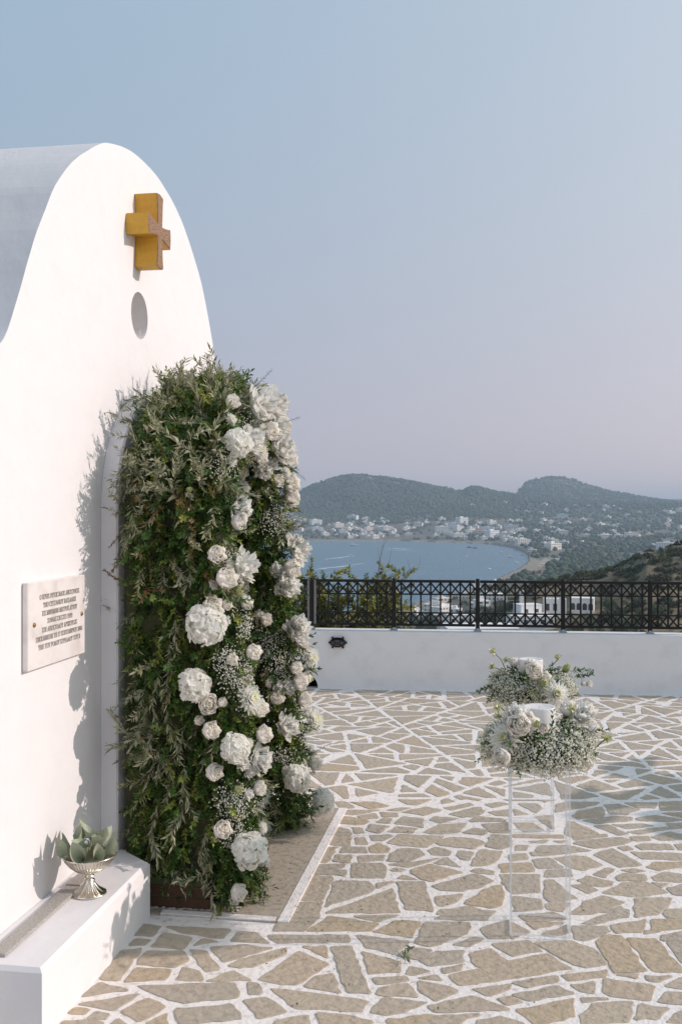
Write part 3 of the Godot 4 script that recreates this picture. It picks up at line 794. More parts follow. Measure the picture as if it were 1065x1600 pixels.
# ---------- sprigs and flowers (meshes shared by the arch and the stands) ----------
var G := {}
func sprig(ln: float, leaves: int, ll: float, lw: float, spread: float, droop: float, leafc: Color, stemc: Color, pairs: bool, var_: float) -> ArrayMesh:
	var mb := MB.new()
	var p := Vector3.ZERO
	var d := Vector3(rnd(-0.15, 0.15), 1, rnd(-0.15, 0.15)).normalized()
	var seg := 8
	var pts := [p]
	var wob := Vector3(rnd(-1, 1), -0.2, rnd(-1, 1)) * droop
	for k in seg:
		d = (d + wob / seg).normalized()
		p += d * ln / seg
		pts.append(p)
	mb.col = stemc
	for k in seg: mb.bar(pts[k], pts[k + 1], 0.0016 * (1.0 - k * 0.08), 0.0016 * (1.0 - (k + 1) * 0.08), 3)
	for k in leaves:
		var t := (0.12 + 0.88 * (k + 0.5) / leaves) * seg
		if pairs: t = (0.12 + 0.88 * (k / 2 + 0.5) / (leaves / 2)) * seg
		var i := mini(int(t), seg - 1)
		var o: Vector3 = pts[i].lerp(pts[i + 1], t - i)
		var dir: Vector3 = (pts[i + 1] - pts[i]).normalized()
		var an := k * 2.4 + rnd(-0.4, 0.4)
		if pairs: an = (k % 2) * PI + (k / 2) * 0.5 + rnd(-0.3, 0.3)
		var e1 := dir.cross(Vector3(0.31, 0.2, 0.93)).normalized()
		var e2 := dir.cross(e1)
		var out := e1 * cos(an) + e2 * sin(an)
		var ld := (dir * (1.0 - spread) + out * spread + rvec() * 0.18).normalized()
		var side := ld.cross(rvec() * 0.5 + dir).normalized()
		var f := rnd(1.0 - var_, 1.0 + var_)
		mb.col = Color(leafc.r * f * rnd(0.92, 1.1), leafc.g * f, leafc.b * f * rnd(0.85, 1.1))
		var sc := rnd(0.75, 1.15) * (1.0 - 0.35 * float(k) / leaves)
		mb.leaf(o, ld, side, ll * sc, lw * sc, rnd(0.05, 0.3), rnd(-0.1, 0.25))
	return mb.mesh()
func make_sprigs():
	G.myrtle = []; G.light = []; G.olive = []; G.ruscus = []; G.fern = []; G.red = []
	for k in 4:
		G.myrtle.append(sprig(0.13, 34, 0.034, 0.017, 0.62, 0.7, Color(0.068, 0.138, 0.026), Color(0.09, 0.05, 0.03), true, 0.3))
		G.light.append(sprig(0.13, 30, 0.031, 0.015, 0.55, 0.6, Color(0.23, 0.285, 0.06), Color(0.14, 0.06, 0.03), true, 0.3))
		G.olive.append(sprig(0.20, 22, 0.058, 0.014, 0.42, 0.7, Color(0.31, 0.315, 0.20), Color(0.16, 0.14, 0.10), true, 0.3))
		G.ruscus.append(sprig(0.17, 12, 0.052, 0.022, 0.5, 0.6, Color(0.05, 0.12, 0.03), Color(0.06, 0.10, 0.03), false, 0.22))
		G.red.append(sprig(0.16, 36, 0.022, 0.009, 0.5, 0.5, Color(0.20, 0.135, 0.045), Color(0.22, 0.06, 0.03), true, 0.4))
		G.fern.append(sprig(0.22, 90, 0.024, 0.0035, 0.65, 0.4, Color(0.05, 0.13, 0.06), Color(0.06, 0.12, 0.04), true, 0.2))
func petal(mb: MB, o: Vector3, phi: float, a0: float, a1: float, ln: float, w: float, cup: float, ruf: float, tw := 0.0, r0 := 0.0):
	# a0, a1: angle from the axis (+y) at base and tip
	var nu := 5; var nv := 5
	var pts := []
	var rad := Vector3(cos(phi), 0, sin(phi)); var tan := Vector3(-sin(phi), 0, cos(phi))
	var p := o + rad * r0
	var ph := rnd(0, TAU)
	for i in nu:
		var t := float(i) / (nu - 1)
		var a := lerpf(a0, a1, t)
		var dir := rad * sin(a) + Vector3.UP * cos(a)
		var nor := rad * cos(a) - Vector3.UP * sin(a)
		if i > 0: p += dir * ln / (nu - 1)
		var ww := w * pow(sin(PI * clampf(0.10 + 0.78 * t, 0, 1)), 0.75)
		for j in nv:
			var v := float(j) / (nv - 1) * 2.0 - 1.0
			pts.append(p + tan * v * ww * 0.5 - nor * cup * v * v * w + nor * ruf * sin(v * 5.0 + ph) * t * w - dir * (v * v) * ln * 0.16 * t + tan * tw * t * w)
	mb.grid(pts, nu, nv)
func flower(kind: String) -> ArrayMesh:          # unit: about 1 across, axis +y, centre at the origin
	var mb := MB.new()
	var wh := Color(0.80, 0.785, 0.74)
	match kind:
		"rose":
			mb.col = Color(0.80, 0.77, 0.69)
			for ly in 6:
				var cnt: int = [2, 3, 4, 5, 6, 6][ly]
				var k := ly / 5.0
				for j in cnt:
					var f := rnd(0.96, 1.02)
					mb.col = Color(0.94 * f, 0.91 * f, (0.82 + 0.05 * k) * f)
					petal(mb, Vector3(0, -0.42, 0), TAU * (j + rnd(-0.1, 0.1)) / cnt + ly * 1.1, lerpf(0.15, 1.15, k), lerpf(-0.35, 0.12, k) + rnd(-0.08, 0.08), lerpf(0.74, 0.70, k), lerpf(0.34, 0.66, k), 0.22, 0.03, rnd(-0.08, 0.08), 0.05 * ly / 5.0)
			mb.col = Color(0.09, 0.14, 0.04)
			for j in 5: petal(mb, Vector3(0, -0.45, 0), TAU * j / 5.0, 1.6, 1.0, 0.3, 0.12, 0.1, 0.0)
		"peony":
			for ly in 8:
				var cnt: int = [4, 5, 6, 7, 8, 9, 9, 8][ly]
				var k := ly / 7.0
				for j in cnt:
					var f := rnd(0.93, 1.03)
					mb.col = Color(0.94 * f, 0.93 * f, 0.89 * f)
					petal(mb, Vector3(0, -0.35, 0), TAU * (j + rnd(-0.3, 0.3)) / cnt + ly * 0.9, lerpf(0.1, 1.5, k) + rnd(-0.1, 0.1), lerpf(-0.2, 0.75, k) + rnd(-0.35, 0.3), lerpf(0.68, 0.56, k) * rnd(0.85, 1.1), rnd(0.24, 0.40), 0.2, rnd(0.06, 0.14), rnd(-0.25, 0.25), 0.03)
		"mum":
			for ly in 7:
				var cnt: int = [8, 12, 14, 16, 18, 18, 16][ly]
				var k := ly / 6.0
				for j in cnt:
					var f := rnd(0.95, 1.03)
					mb.col = Color(0.93 * f, 0.925 * f, lerpf(0.60, 0.88, minf(k * 2.5, 1.0)) * f)
					petal(mb, Vector3(0, -0.12 - 0.04 * k, 0), TAU * (j + rnd(-0.2, 0.2)) / cnt + ly * 0.4, lerpf(0.1, 1.75, k), lerpf(-0.1, 1.25, k) + rnd(-0.15, 0.15), lerpf(0.26, 0.48, k) * rnd(0.9, 1.1), 0.105, 0.35, 0.0, 0.0, 0.02)
		"hydrangea":
			var hs := rnd(0, 50)
			for k in 90:
				var y := 1.0 - 1.6 * (k + 0.5) / 90.0
				var r := sqrt(maxf(0.0, 1 - y * y))
				var a := k * 2.39996
				var o := Vector3(cos(a) * r, y * 0.85, sin(a) * r) * 0.44 * rnd(0.80, 1.08) * (1.0 + 0.16 * nz.get_noise_3d(cos(a) * r * 2.0 + hs, y * 2.0, sin(a) * r * 2.0))
				var bs := aim(o + rvec() * 0.26, rnd(0, TAU))
				var f := rnd(0.93, 1.03)
				mb.col = Color(0.94 * f, 0.93 * f, 0.88 * f)
				for q in 4:
					var dr := (bs * Vector3(cos(q * PI / 2), 0.12, sin(q * PI / 2))).normalized()
					var sd := bs.y.cross(dr).normalized()
					var c0 := o; var l := rnd(0.14, 0.19)
					var e1 := c0 + dr * l * 0.5 + sd * l * 0.52 + bs.y * 0.035; var e2 := c0 + dr * l * 0.5 - sd * l * 0.52 + bs.y * 0.035
					var t1 := c0 + dr * l * 0.92 + sd * l * 0.26 + bs.y * rnd(-0.01, 0.03); var t2 := c0 + dr * l * 0.92 - sd * l * 0.26 + bs.y * rnd(-0.01, 0.03)
					mb.tri(c0, e1, t1); mb.tri(c0, t1, t2); mb.tri(c0, t2, e2)
			mb.col = Color(0.50, 0.53, 0.38)
			mb.lathe([Vector3(0.001, 0.36, 0), Vector3(0.2, 0.24, 0), Vector3(0.3, 0.05, 0), Vector3(0.24, -0.2, 0), Vector3(0.001, -0.3, 0)], 12)
		"bud":
			for ly in 3:
				for j in 4:
					mb.col = Color(0.62, 0.66, 0.36)
					petal(mb, Vector3(0, -0.4, 0), TAU * j / 4.0 + ly, 0.2 + ly * 0.35, -0.3 + ly * 0.1, 0.8, 0.5, 0.25, 0.02)
	return mb.mesh()
func gyp_mesh() -> ArrayMesh:              # a spray of baby's breath about 0.1 across growing along +y
	var mb := MB.new()
	for k in 24:
		var d := (rvec() + Vector3(0, 1.25, 0)).normalized()
		var tip := d * rnd(0.045, 0.09)
		mb.col = Color(0.13, 0.17, 0.08)
		mb.bar(Vector3(0, -0.01, 0), tip, 0.0006, 0.0004, 3)
		var f := rnd(0.9, 1.04)
		mb.col = Color(0.93 * f, 0.92 * f, 0.85 * f)
		var r := rnd(0.0034, 0.0054)
		var bs := aim(d + rvec() * 0.5, rnd(0, TAU))
		var top := tip + bs.y * r * 0.8; var bot := tip - bs.y * r * 0.7
		var ring := []
		for q in 5: ring.append(tip + bs * Vector3(cos(TAU * q / 5) * r, r * 0.25 * (1 if q % 2 else -1), sin(TAU * q / 5) * r))
		for q in 5:
			mb.tri(top, ring[q], ring[(q + 1) % 5]); mb.tri(bot, ring[(q + 1) % 5], ring[q])
	return mb.mesh()
func make_flowers():
	G.flower = {}
	for k in ["rose", "peony", "mum", "hydrangea", "bud"]:
		G.flower[k] = []
		for i in 3: G.flower[k].append(flower(k))
	G.gyp = [gyp_mesh(), gyp_mesh(), gyp_mesh()]

# ---------- flower arch: solid in chapel coordinates (s, h, z) ----------
const AS0 := 4.72
const ARM := 0.525
const ATH := 0.25
const ASPR := 1.66
const AZ0 := 0.085
const AZ1 := 0.685
func sdf(p: Vector3) -> float:
	var x := p.x - AS0
	var d2: float
	if p.y > ASPR: d2 = absf(Vector2(x, p.y - ASPR).length() - ARM) - ATH * 0.5
	else: d2 = absf(absf(x) - ARM) - ATH * 0.5
	var z1 := AZ1 - 0.02 - 0.13 * smoothstep(0.3, 2.1, p.y)
	var dz := absf(p.z - (AZ0 + z1) * 0.5) - (z1 - AZ0) * 0.5
	# the crown is rounded off towards the front
	if p.y > 1.9 and p.z > 0.35: dz = maxf(dz, (p.z - 0.35) - 0.24 + (p.y - 1.9) * 0.40 * clampf((p.z - 0.35) * 3.0, 0, 1))
	var r := 0.118
	var q := Vector2(d2 + r, dz + r)
	var d := Vector2(maxf(q.x, 0), maxf(q.y, 0)).length() + minf(maxf(q.x, q.y), 0) - r
	d += 0.035 * nz.get_noise_3d(p.x * 3.0, p.y * 3.0, p.z * 3.0)
	return d
func sdn(p: Vector3) -> Vector3:
	var e := 0.004
	return Vector3(sdf(p + Vector3(e, 0, 0)) - sdf(p - Vector3(e, 0, 0)), sdf(p + Vector3(0, e, 0)) - sdf(p - Vector3(0, e, 0)), sdf(p + Vector3(0, 0, e)) - sdf(p - Vector3(0, 0, e))).normalized()
func to_local_front(w: Vector3) -> Vector3:
	return Vector3(w.dot(U3), w.y, w.dot(N3) - FRONT)
# walks from the eye along a pixel's direction to the foliage; falls back to the closest approach
func hit(px: float, py: float) -> Vector3:
	var dir := at(px, py, 1.0) - Vector3(0, EYE, 0)
	var t := 3.2
	var best := 9.0; var bt := t
	for k in 90:
		var p := to_local_front(Vector3(0, EYE, 0) + dir * t)
		var d := sdf(p)
		if d < best: best = d; bt = t
		if d < 0.004: break
		t += maxf(d * 0.7, 0.004)
		if t > 6.5: break
	return to_local_front(Vector3(0, EYE, 0) + dir * bt)
func make_arch():
	var arch := thing("flower_arch", "green foliage arch trimmed with white roses, peonies and hydrangeas around the chapel door", "flower arch", fr(0, 0, 0))
	# dark backing panel bent over the door
	var bk := MB.new()
	var z0 := AZ0 + 0.01; var z1 := AZ1 - 0.20
	var ro := ARM + ATH * 0.5 - 0.09; var ri := ARM - ATH * 0.5 + 0.085
	var oo := arch_poly(AS0, ro, ASPR, 28, 0.14); var ii := arch_poly(AS0, ri, ASPR, 28, 0.14)
	for k in oo.size() - 1:
		var f0 := clampf((oo[k].y - 1.0) * 0.12, 0, 0.2); var f1 := clampf((oo[k + 1].y - 1.0) * 0.12, 0, 0.2)
		bk.quad(Vector3(oo[k].x, oo[k].y, z0), Vector3(oo[k + 1].x, oo[k + 1].y, z0), Vector3(oo[k + 1].x, oo[k + 1].y, z1 - f1), Vector3(oo[k].x, oo[k].y, z1 - f0))
		bk.quad(Vector3(ii[k].x, ii[k].y, z1 - f0), Vector3(ii[k + 1].x, ii[k + 1].y, z1 - f1), Vector3(ii[k + 1].x, ii[k + 1].y, z0), Vector3(ii[k].x, ii[k].y, z0))
		bk.quad(Vector3(oo[k].x, oo[k].y, z1 - f0), Vector3(oo[k + 1].x, oo[k + 1].y, z1 - f1), Vector3(ii[k + 1].x, ii[k + 1].y, z1 - f1), Vector3(ii[k].x, ii[k].y, z1 - f0))
		bk.quad(Vector3(oo[k].x, oo[k].y, z0), Vector3(ii[k].x, ii[k].y, z0), Vector3(ii[k + 1].x, ii[k + 1].y, z0), Vector3(oo[k + 1].x, oo[k + 1].y, z0))
	obj("backing_panel", bk.mesh(), M.backing, arch)
	# wooden crates that the legs stand in
	for sg in [-1, 1]:
		var cr := Node3D.new()
		cr.name = "crate"; arch.add_child(cr, true)
		var cx: float = AS0 + sg * ARM
		for y in [0.012, 0.062]:
			for fc in 4:
				var g := MB.new()
				var hx := 0.115; var za := 0.15; var zb := 0.50
				match fc:
					0: g.cbox(Vector3(cx - hx, y, za), Vector3(cx - hx + 0.012, y + 0.044, zb), 0.002)
					1: g.cbox(Vector3(cx + hx - 0.012, y, za), Vector3(cx + hx, y + 0.044, zb), 0.002)
					2: g.cbox(Vector3(cx - hx + 0.013, y, za), Vector3(cx + hx - 0.013, y + 0.044, za + 0.012), 0.002)
					3: g.cbox(Vector3(cx - hx + 0.013, y, zb - 0.012), Vector3(cx + hx - 0.013, y + 0.044, zb), 0.002)
				obj("slat", g.mesh(), M.crate, cr)
		var fl := MB.new(); fl.box(Vector3(cx - 0.11, 0.02, 0.17), Vector3(cx + 0.11, 0.135, 0.48)); obj("crate_fill", fl.mesh(), M.backing, cr)
	# foliage, as sprigs spread over the whole surface
	var sets := {"myrtle": [[], [], [], []], "light": [[], [], [], []], "olive": [[], [], [], []]}
	var tint := {"myrtle": [[], [], [], []], "light": [[], [], [], []], "olive": [[], [], [], []]}
	var made := 0
	var tries := 0
	while made < 7800 and tries < 90000:
		tries += 1
		var p := Vector3(AS0 + rnd(-0.75, 0.75), rnd(0.0, 2.45), rnd(AZ0 - 0.05, AZ1 + 0.08))
		var d := sdf(p)
		if absf(d) > 0.06: continue
		var n := sdn(p)
		p -= n * (d + rnd(0.005, 0.095))
		if p.z < AZ0 - 0.0: continue
		if nz.get_noise_3d(p.x * 8.0, p.y * 8.0, p.z * 8.0) < -0.14: p -= n * rnd(0.03, 0.08)
		if n.z < -0.6: continue
		var crate := 0.12 if p.z < 0.52 else 0.03
		if p.y < crate + rnd(0.0, 0.05): continue
		made += 1
		var high := smoothstep(1.75, 2.25, p.y)
		var dir := n * rnd(0.2, 0.6) + Vector3.DOWN * rnd(0.2, 1.3) * (1.0 - high) + Vector3.UP * high * rnd(0.0, 0.35) + rvec() * 0.45
		if p.z < 0.14: dir.z += 0.25
		var patch := nz2.get_noise_3d(p.x * 1.6, p.y * 1.6, p.z * 1.6)
		var kind := "myrtle"
		var q := rng.randf()
		if patch + high * 0.25 > 0.12: kind = "olive" if q < 0.33 else ("light" if q < 0.6 else "myrtle")
		elif patch < -0.16: kind = "light" if q < 0.55 else "myrtle"
		elif q < 0.16: kind = "light"
		elif q < 0.25: kind = "olive"
		var v := rng.randi() % 4
		var sc := rnd(0.5, 0.95)
		sets[kind][v].append(Transform3D(aim(dir, rnd(0, TAU)).scaled(Vector3.ONE * sc), p))
		var f := rnd(0.6, 1.5)
		tint[kind][v].append(Color(f * rnd(0.9, 1.12), f, f * rnd(0.85, 1.1)))
	# olive tufts along the crown beside the wall
	for k in 110:
		var a := lerpf(PI * 1.0, PI * 0.42, rng.randf())
		var out := Vector3(cos(a), sin(a), 0)
		var p := Vector3(AS0, ASPR, rnd(0.10, 0.24)) + out * rnd(0.56, 0.63)
		sets["olive" if k % 3 else "myrtle"][k % 4].append(Transform3D(aim(out * rnd(0.3, 0.9) + Vector3(-0.25, rnd(-0.5, 0.3), 0.1) + rvec() * 0.4, rnd(0, TAU)).scaled(Vector3.ONE * rnd(0.55, 0.85)), p))
		var f := rnd(0.7, 1.4)
		tint["olive" if k % 3 else "myrtle"][k % 4].append(Color(f, f, f))
	for k in sets:
		for v in 4:
			multi({"myrtle": "dark_foliage", "light": "yellow_green_foliage", "olive": "olive_foliage"}[k], G[k][v], M.leafdark if k != "olive" else M.olive, sets[k][v], tint[k][v], arch)
	# single sprays that stand out
	var spray := func(nm: String, m: Mesh, mat: Material, px: float, py: float, dir: Vector3, sc: float, back := 0.02):
		var p := hit(px, py)
		var n := sdn(p)
		p -= n * maxf(sdf(p), 0.0)
		obj(nm, m, mat, arch, Transform3D(aim((dir + n * 0.45).normalized(), rnd(0, TAU)).scaled(Vector3.ONE * sc), p - n * back))
	# hanging olive strands on the shaded side and on the crown
	for a in [[262, 960, 1200, 7], [240, 1090, 1330, 6], [205, 690, 860, 6], [280, 1190, 1290, 4], [236, 1040, 1150, 4], [330, 1290, 1390, 4]]:
		for k in a[3]:
			spray.call("olive_sprig", G.olive[k % 4], M.olive, a[0] + rnd(-12, 12), lerpf(a[1], a[2], float(k) / a[3]), Vector3(rnd(-0.2, 0.2), -1.4, rnd(-0.1, 0.2)), rnd(0.7, 1.0), 0.0)
	for k in 46:
		var px := rnd(200, 350)
		var py := rnd(600, 790)
		spray.call("olive_sprig", G.olive[k % 4], M.olive, px, py, Vector3(rnd(-0.6, 0.4), rnd(-0.8, 0.5), rnd(-0.2, 0.4)), rnd(0.7, 1.05), 0.0)
	for k in 16: spray.call("olive_sprig", G.olive[k % 4], M.olive, rnd(255, 350), rnd(590, 640), Vector3(rnd(-0.4, 0.4), rnd(0.0, 0.9), rnd(-0.1, 0.3)), rnd(0.55, 0.85), 0.01)
	for k in 26: spray.call("red_sprig", G.red[k % 4], M.leafdark, rnd(185, 330), rnd(750, 930), Vector3(rnd(-0.5, 0.4), rnd(-1.0, 0.3), 0.2), rnd(0.6, 0.95), 0.0)
	for q in [[170, 940, -0.9, -0.1], [168, 955, -0.8, 0.0], [178, 752, -0.8, 0.2], [172, 800, -0.7, -0.5], [176, 1125, -0.7, 0.2], [180, 1160, -0.7, -0.4]]:
		spray.call("olive_sprig", G.olive[rng.randi() % 4], M.olive, q[0] + 22, q[1], Vector3(-0.6, q[3], -0.5), 0.6, 0.02)
	for k in 44: spray.call("ruscus_sprig", G.ruscus[k % 4], M.leafdark, rnd(330, 490), rnd(640, 1300), Vector3(rnd(-0.3, 0.5), rnd(-0.7, 0.7), rnd(0.1, 0.6)), rnd(0.55, 0.9), 0.01)
	for q in [[370, 610, 0.2, 1.4], [380, 605, -0.1, 1.6], [400, 612, 0.4, 1.0], [436, 702, 0.2, 0.5], [245, 660, 0.0, 0.4], [446, 745, 0.15, 0.3]]:
		spray.call("ruscus_sprig", G.ruscus[rng.randi() % 4], M.leafdark, q[0], q[1], Vector3(q[2], q[3], 0.4), 0.8, 0.03)
	for q in [[395, 612, 0.4, 0.9], [432, 660, 0.8, 0.3], [450, 715, 0.4, -0.8], [488, 1180, 0.6, 0.5], [380, 1000, 0.2, 0.2], [402, 1285, 0.3, -0.2], [372, 760, 0.0, -0.2], [410, 940, 0.1, -0.4]]:
		spray.call("fern_frond", G.fern[rng.randi() % 4], M.leafdark, q[0], q[1], Vector3(q[2] * 0.3, q[3], q[2] + 0.3), 0.9, 0.02)
	# flowers, read off the photograph: x, y, diameter in pixels, kind
	var fl := [
		[352,642,23,"rose"],[383,640,46,"peony"],[412,648,42,"peony"],[427,634,22,"rose"],[348,702,42,"hydrangea"],[371,690,38,"peony"],[396,686,30,"mum"],[404,664,28,"rose"],[430,672,27,"rose"],[421,698,36,"peony"],[382,717,26,"rose"],
		[378,755,36,"hydrangea"],[423,745,20,"rose"],[441,754,26,"rose"],[441,776,27,"rose"],[457,772,20,"rose"],[436,720,24,"rose"],[358,794,32,"peony"],[354,815,26,"rose"],[374,815,26,"rose"],[334,866,27,"rose"],[360,885,40,"peony"],[341,905,33,"rose"],
		[384,910,25,"rose"],[376,928,22,"rose"],[332,943,30,"rose"],[368,946,20,"rose"],[326,978,56,"hydrangea"],[446,860,34,"peony"],[442,888,28,"rose"],[438,914,36,"peony"],[420,966,19,"rose"],[451,990,36,"peony"],[465,1028,32,"mum"],[313,1057,46,"hydrangea"],
		[378,1022,24,"rose"],[386,1050,30,"rose"],[374,1082,40,"mum"],[337,1094,30,"rose"],[386,1110,26,"rose"],[376,1114,22,"bud"],[430,1085,22,"rose"],[456,1062,25,"rose"],[337,1138,26,"rose"],[392,1148,26,"rose"],[361,1165,42,"hydrangea"],[388,1185,34,"peony"],
		[343,1203,26,"rose"],[446,1131,30,"peony"],[472,1126,36,"mum"],[461,1092,23,"rose"],[388,1230,22,"rose"],[411,1234,36,"mum"],[360,1228,22,"bud"],[449,1215,38,"hydrangea"],[489,1250,38,"hydrangea"],[354,1288,27,"rose"],[408,1300,25,"rose"],
		[378,1326,50,"hydrangea"],[414,1338,36,"peony"],[371,1382,25,"rose"],[490,1192,22,"rose"],[394,620,24,"bud"],[412,626,22,"peony"],[445,735,18,"bud"],[461,795,16,"bud"],[468,1060,18,"bud"],[452,1040,20,"rose"],[400,1216,16,"bud"],[296,766,14,"bud"],[405,718,26,"peony"],[418,668,22,"peony"],[437,700,20,"rose"]]
	# smaller blooms that fill the band between the large ones
	for k in 84:
		var c: Array = fl[rng.randi() % 62]
		fl.append([c[0] + rnd(-24, 24) * (1.0 if c[0] < 405 else 0.5), c[1] + rnd(-26, 26), rnd(12, 20), ["rose", "rose", "peony", "bud"][k % 4] if k % 8 else "mum"])
	for e in fl:
		var p := hit(e[0], e[1])
		var n := sdn(p)
		p -= n * maxf(sdf(p), 0.0)
		var w := fr(0, 0, 0) * p
		var dia: float = e[2] / F * -w.z
		var eye_l := (to_local_front(Vector3(0, EYE, 0)) - p).normalized()
		var ax := (n * 0.45 + Vector3(0, 0.25, 0.8) + eye_l * 0.45 + rvec() * 0.3).normalized()
		obj({"rose": "white_rose", "peony": "white_peony", "mum": "white_chrysanthemum", "hydrangea": "white_hydrangea", "bud": "green_bud"}[e[3]], G.flower[e[3]][rng.randi() % 3], M.petal, arch, Transform3D(aim(ax, rnd(0, TAU)).scaled(Vector3.ONE * dia * {"rose": 1.48, "peony": 1.5, "mum": 1.35, "hydrangea": 1.08, "bud": 1.1}[e[3]]), p + n * (dia * 0.5 + 0.03)))
	# baby's breath tucked between
	var gt := [[], [], []]
	for e in [[378,975,16],[370,1060,18],[362,1250,22],[425,815,20],[398,680,10],[345,870,12],[372,880,14],[430,1045,16],[350,1035,14],[390,1080,10],[440,1175,10],[345,725,10],[362,1300,10],[405,1265,10],[385,660,8],[420,1000,10]]:
		for k in e[2]:
			var p := hit(e[0] + rng.randfn() * 9, e[1] + rng.randfn() * 11)
			var n := sdn(p)
			gt[k % 3].append(Transform3D(aim(n + Vector3(0, 0, 0.5) + rvec() * 0.5, rnd(0, TAU)).scaled(Vector3.ONE * rnd(0.6, 0.9)), p - n * 0.01))
	for v in 3: multi("baby_breath", G.gyp[v], M.petal, gt[v], [], arch)

# ---------- acrylic stands with flower bowls ----------
func stand(px0: float, px1: float, py: float, which: String, idx: int):
	var a := gpx(px0, py); var b := gpx(px1, py)
	var w := 0.237; var dp := 0.215; var hh := 0.68
	var mid := (a + b) * 0.5
	var org := Vector3(mid.x, 0.008, -mid.y) + U3 * dp * 0.5
	var tr := Transform3D(Basis(N3, Vector3.UP, -U3), org)
	var st := thing("acrylic_stand", "clear acrylic pedestal %s" % which, "stand", tr)
	var t := 0.006
	var hw := w * 0.5; var hd := dp * 0.5
	var pane := func(mn: Vector3, mx: Vector3, nm: String, mat: Material):
		var g := MB.new(); g.box(mn, mx); obj(nm, g.mesh(), mat, st)
	pane.call(Vector3(-hw + t + 0.003, 0.008, hd - t), Vector3(hw - t - 0.003, hh - 0.008, hd - 0.001), "front_panel", M.acrylic)
	pane.call(Vector3(-hw + t + 0.003, 0.008, -hd + 0.001), Vector3(hw - t - 0.003, hh - 0.008, -hd + t), "back_panel", M.acrylic)
	pane.call(Vector3(-hw + 0.001, 0.008, -hd + t + 0.003), Vector3(-hw + t, hh - 0.008, hd - t - 0.003), "side_panel", M.acrylic)
	pane.call(Vector3(hw - t, 0.008, -hd + t + 0.003), Vector3(hw - 0.001, hh - 0.008, hd - t - 0.003), "side_panel", M.acrylic)
	for x in [-1, 1]:
		for z in [-1, 1]:
			pane.call(Vector3(x * hw - (t + 0.002 if x > 0 else 0.0), 0.007, z * hd - (t + 0.002 if z > 0 else 0.0)), Vector3(x * hw + (t + 0.002 if x < 0 else 0.0), hh - 0.007, z * hd + (t + 0.002 if z < 0 else 0.0)), "edge", M.acryledge)
	for z in [-1, 1]: pane.call(Vector3(-hw, 0.0, z * hd - (t if z > 0 else 0.0)), Vector3(hw, 0.0065, z * hd + (t if z < 0 else 0.0)), "bottom_edge", M.acryledge)
	for x in [-1, 1]: pane.call(Vector3(x * hw - (t if x > 0 else 0.0), 0.0, -hd + t + 0.001), Vector3(x * hw + (t if x < 0 else 0.0), 0.0065, hd - t - 0.001), "bottom_edge", M.acryledge)
	pane.call(Vector3(-hw, hh - 0.0065, -hd), Vector3(hw, hh, hd), "top_panel", M.acrylic)
	# flowers on top
	var top := org + Vector3(0, hh, 0)
	var ar := thing("flower_arrangement", ["mound of baby's breath and white roses on the pedestal towards the chapel bench", "mound of baby's breath with arching buds on the pedestal towards the parapet"][idx], "flowers", Transform3D(Basis(), top))
	var fb := MB.new()
	fb.lathe([Vector3(0.001, 0.001, 0), Vector3(0.09, 0.001, 0), Vector3(0.10, 0.03, 0), Vector3(0.085, 0.07, 0), Vector3(0.001, 0.075, 0)], 20)
	obj("foam_base", fb.mesh(), M.backing, ar)
	var rx := 0.245 if idx == 0 else 0.25
	var gt := [[], [], []]; var gc := [[], [], []]
	var n := 520
	for k in n:
		var d := rvec()
		d.y = d.y * 0.62 + 0.12
		var lump := 1.0 + 0.16 * nz.get_noise_3d(d.x * 2.2 + idx * 9, d.y * 2.2, d.z * 2.2)
		var p := Vector3(d.x * rx * 0.76, 0.05 + d.y * 0.125, d.z * rx * 0.70) * lump
		p.y = maxf(p.y, -0.045 + 0.03 * rng.randf())
		p.y = minf(p.y, 0.072 + 0.35 * maxf(0.0, Vector2(p.x, p.z).length() - 0.10) + 0.02 * rng.randf())
		if Vector2(p.x, p.z).length() < 0.10 and p.y > 0.09: continue
		if p.y < 0.015 and Vector2(p.x, p.z).length() < 0.15: p.y = 0.02
		var dir := (Vector3(d.x, d.y * 0.7 + 0.12, d.z) + rvec() * 0.35).normalized()
		gt[k % 3].append(Transform3D(aim(dir, rnd(0, TAU)).scaled(Vector3.ONE * rnd(0.75, 1.15)), p - dir * 0.03))
		var f := rnd(0.92, 1.06)
		gc[k % 3].append(Color(f, f, f * rnd(0.94, 1.0)))
	for v in 3: multi("baby_breath", G.gyp[v], M.petal, gt[v], gc[v], ar)
	var gr := [[], [], []]; var gcol := [[], [], []]
	for k in 70:
		var d := rvec(); d.y = d.y * 0.5 + 0.1
		var p := Vector3(d.x * rx * 0.55, 0.075 + d.y * 0.12, d.z * rx * 0.5)
		if Vector2(p.x, p.z).length() < 0.07: continue
		gr[k % 3].append(Transform3D(aim(d + rvec() * 0.4, rnd(0, TAU)).scaled(Vector3.ONE * rnd(0.45, 0.75)), p))
		gcol[k % 3].append(Color(0.8, 0.8, 0.8))
	for v in 3: multi("green_filler", G.myrtle[v], M.leafdark, gr[v], gcol[v], ar)
	var dpt := -org.z
	var sc := F / (dpt - 0.12)
	var put := func(kind: String, px: float, py: float, dia: float, depth: float, dir: Vector3):
		var p := at(px, py, dpt + depth * 1.55) - top
		obj({"rose": "white_rose", "peony": "white_peony", "mum": "white_chrysanthemum", "bud": "green_bud"}[kind], G.flower[kind][rng.randi() % 3], M.petal, ar, Transform3D(aim(dir, rnd(0, TAU)).scaled(Vector3.ONE * dia * 1.5), p))
	var spr := func(nm: String, m: Mesh, px: float, py: float, depth: float, dir: Vector3, s: float):
		obj(nm, m, M.leafdark, ar, Transform3D(aim(dir, rnd(0, TAU)).scaled(Vector3.ONE * s), at(px, py, dpt + depth * 1.6) - top))
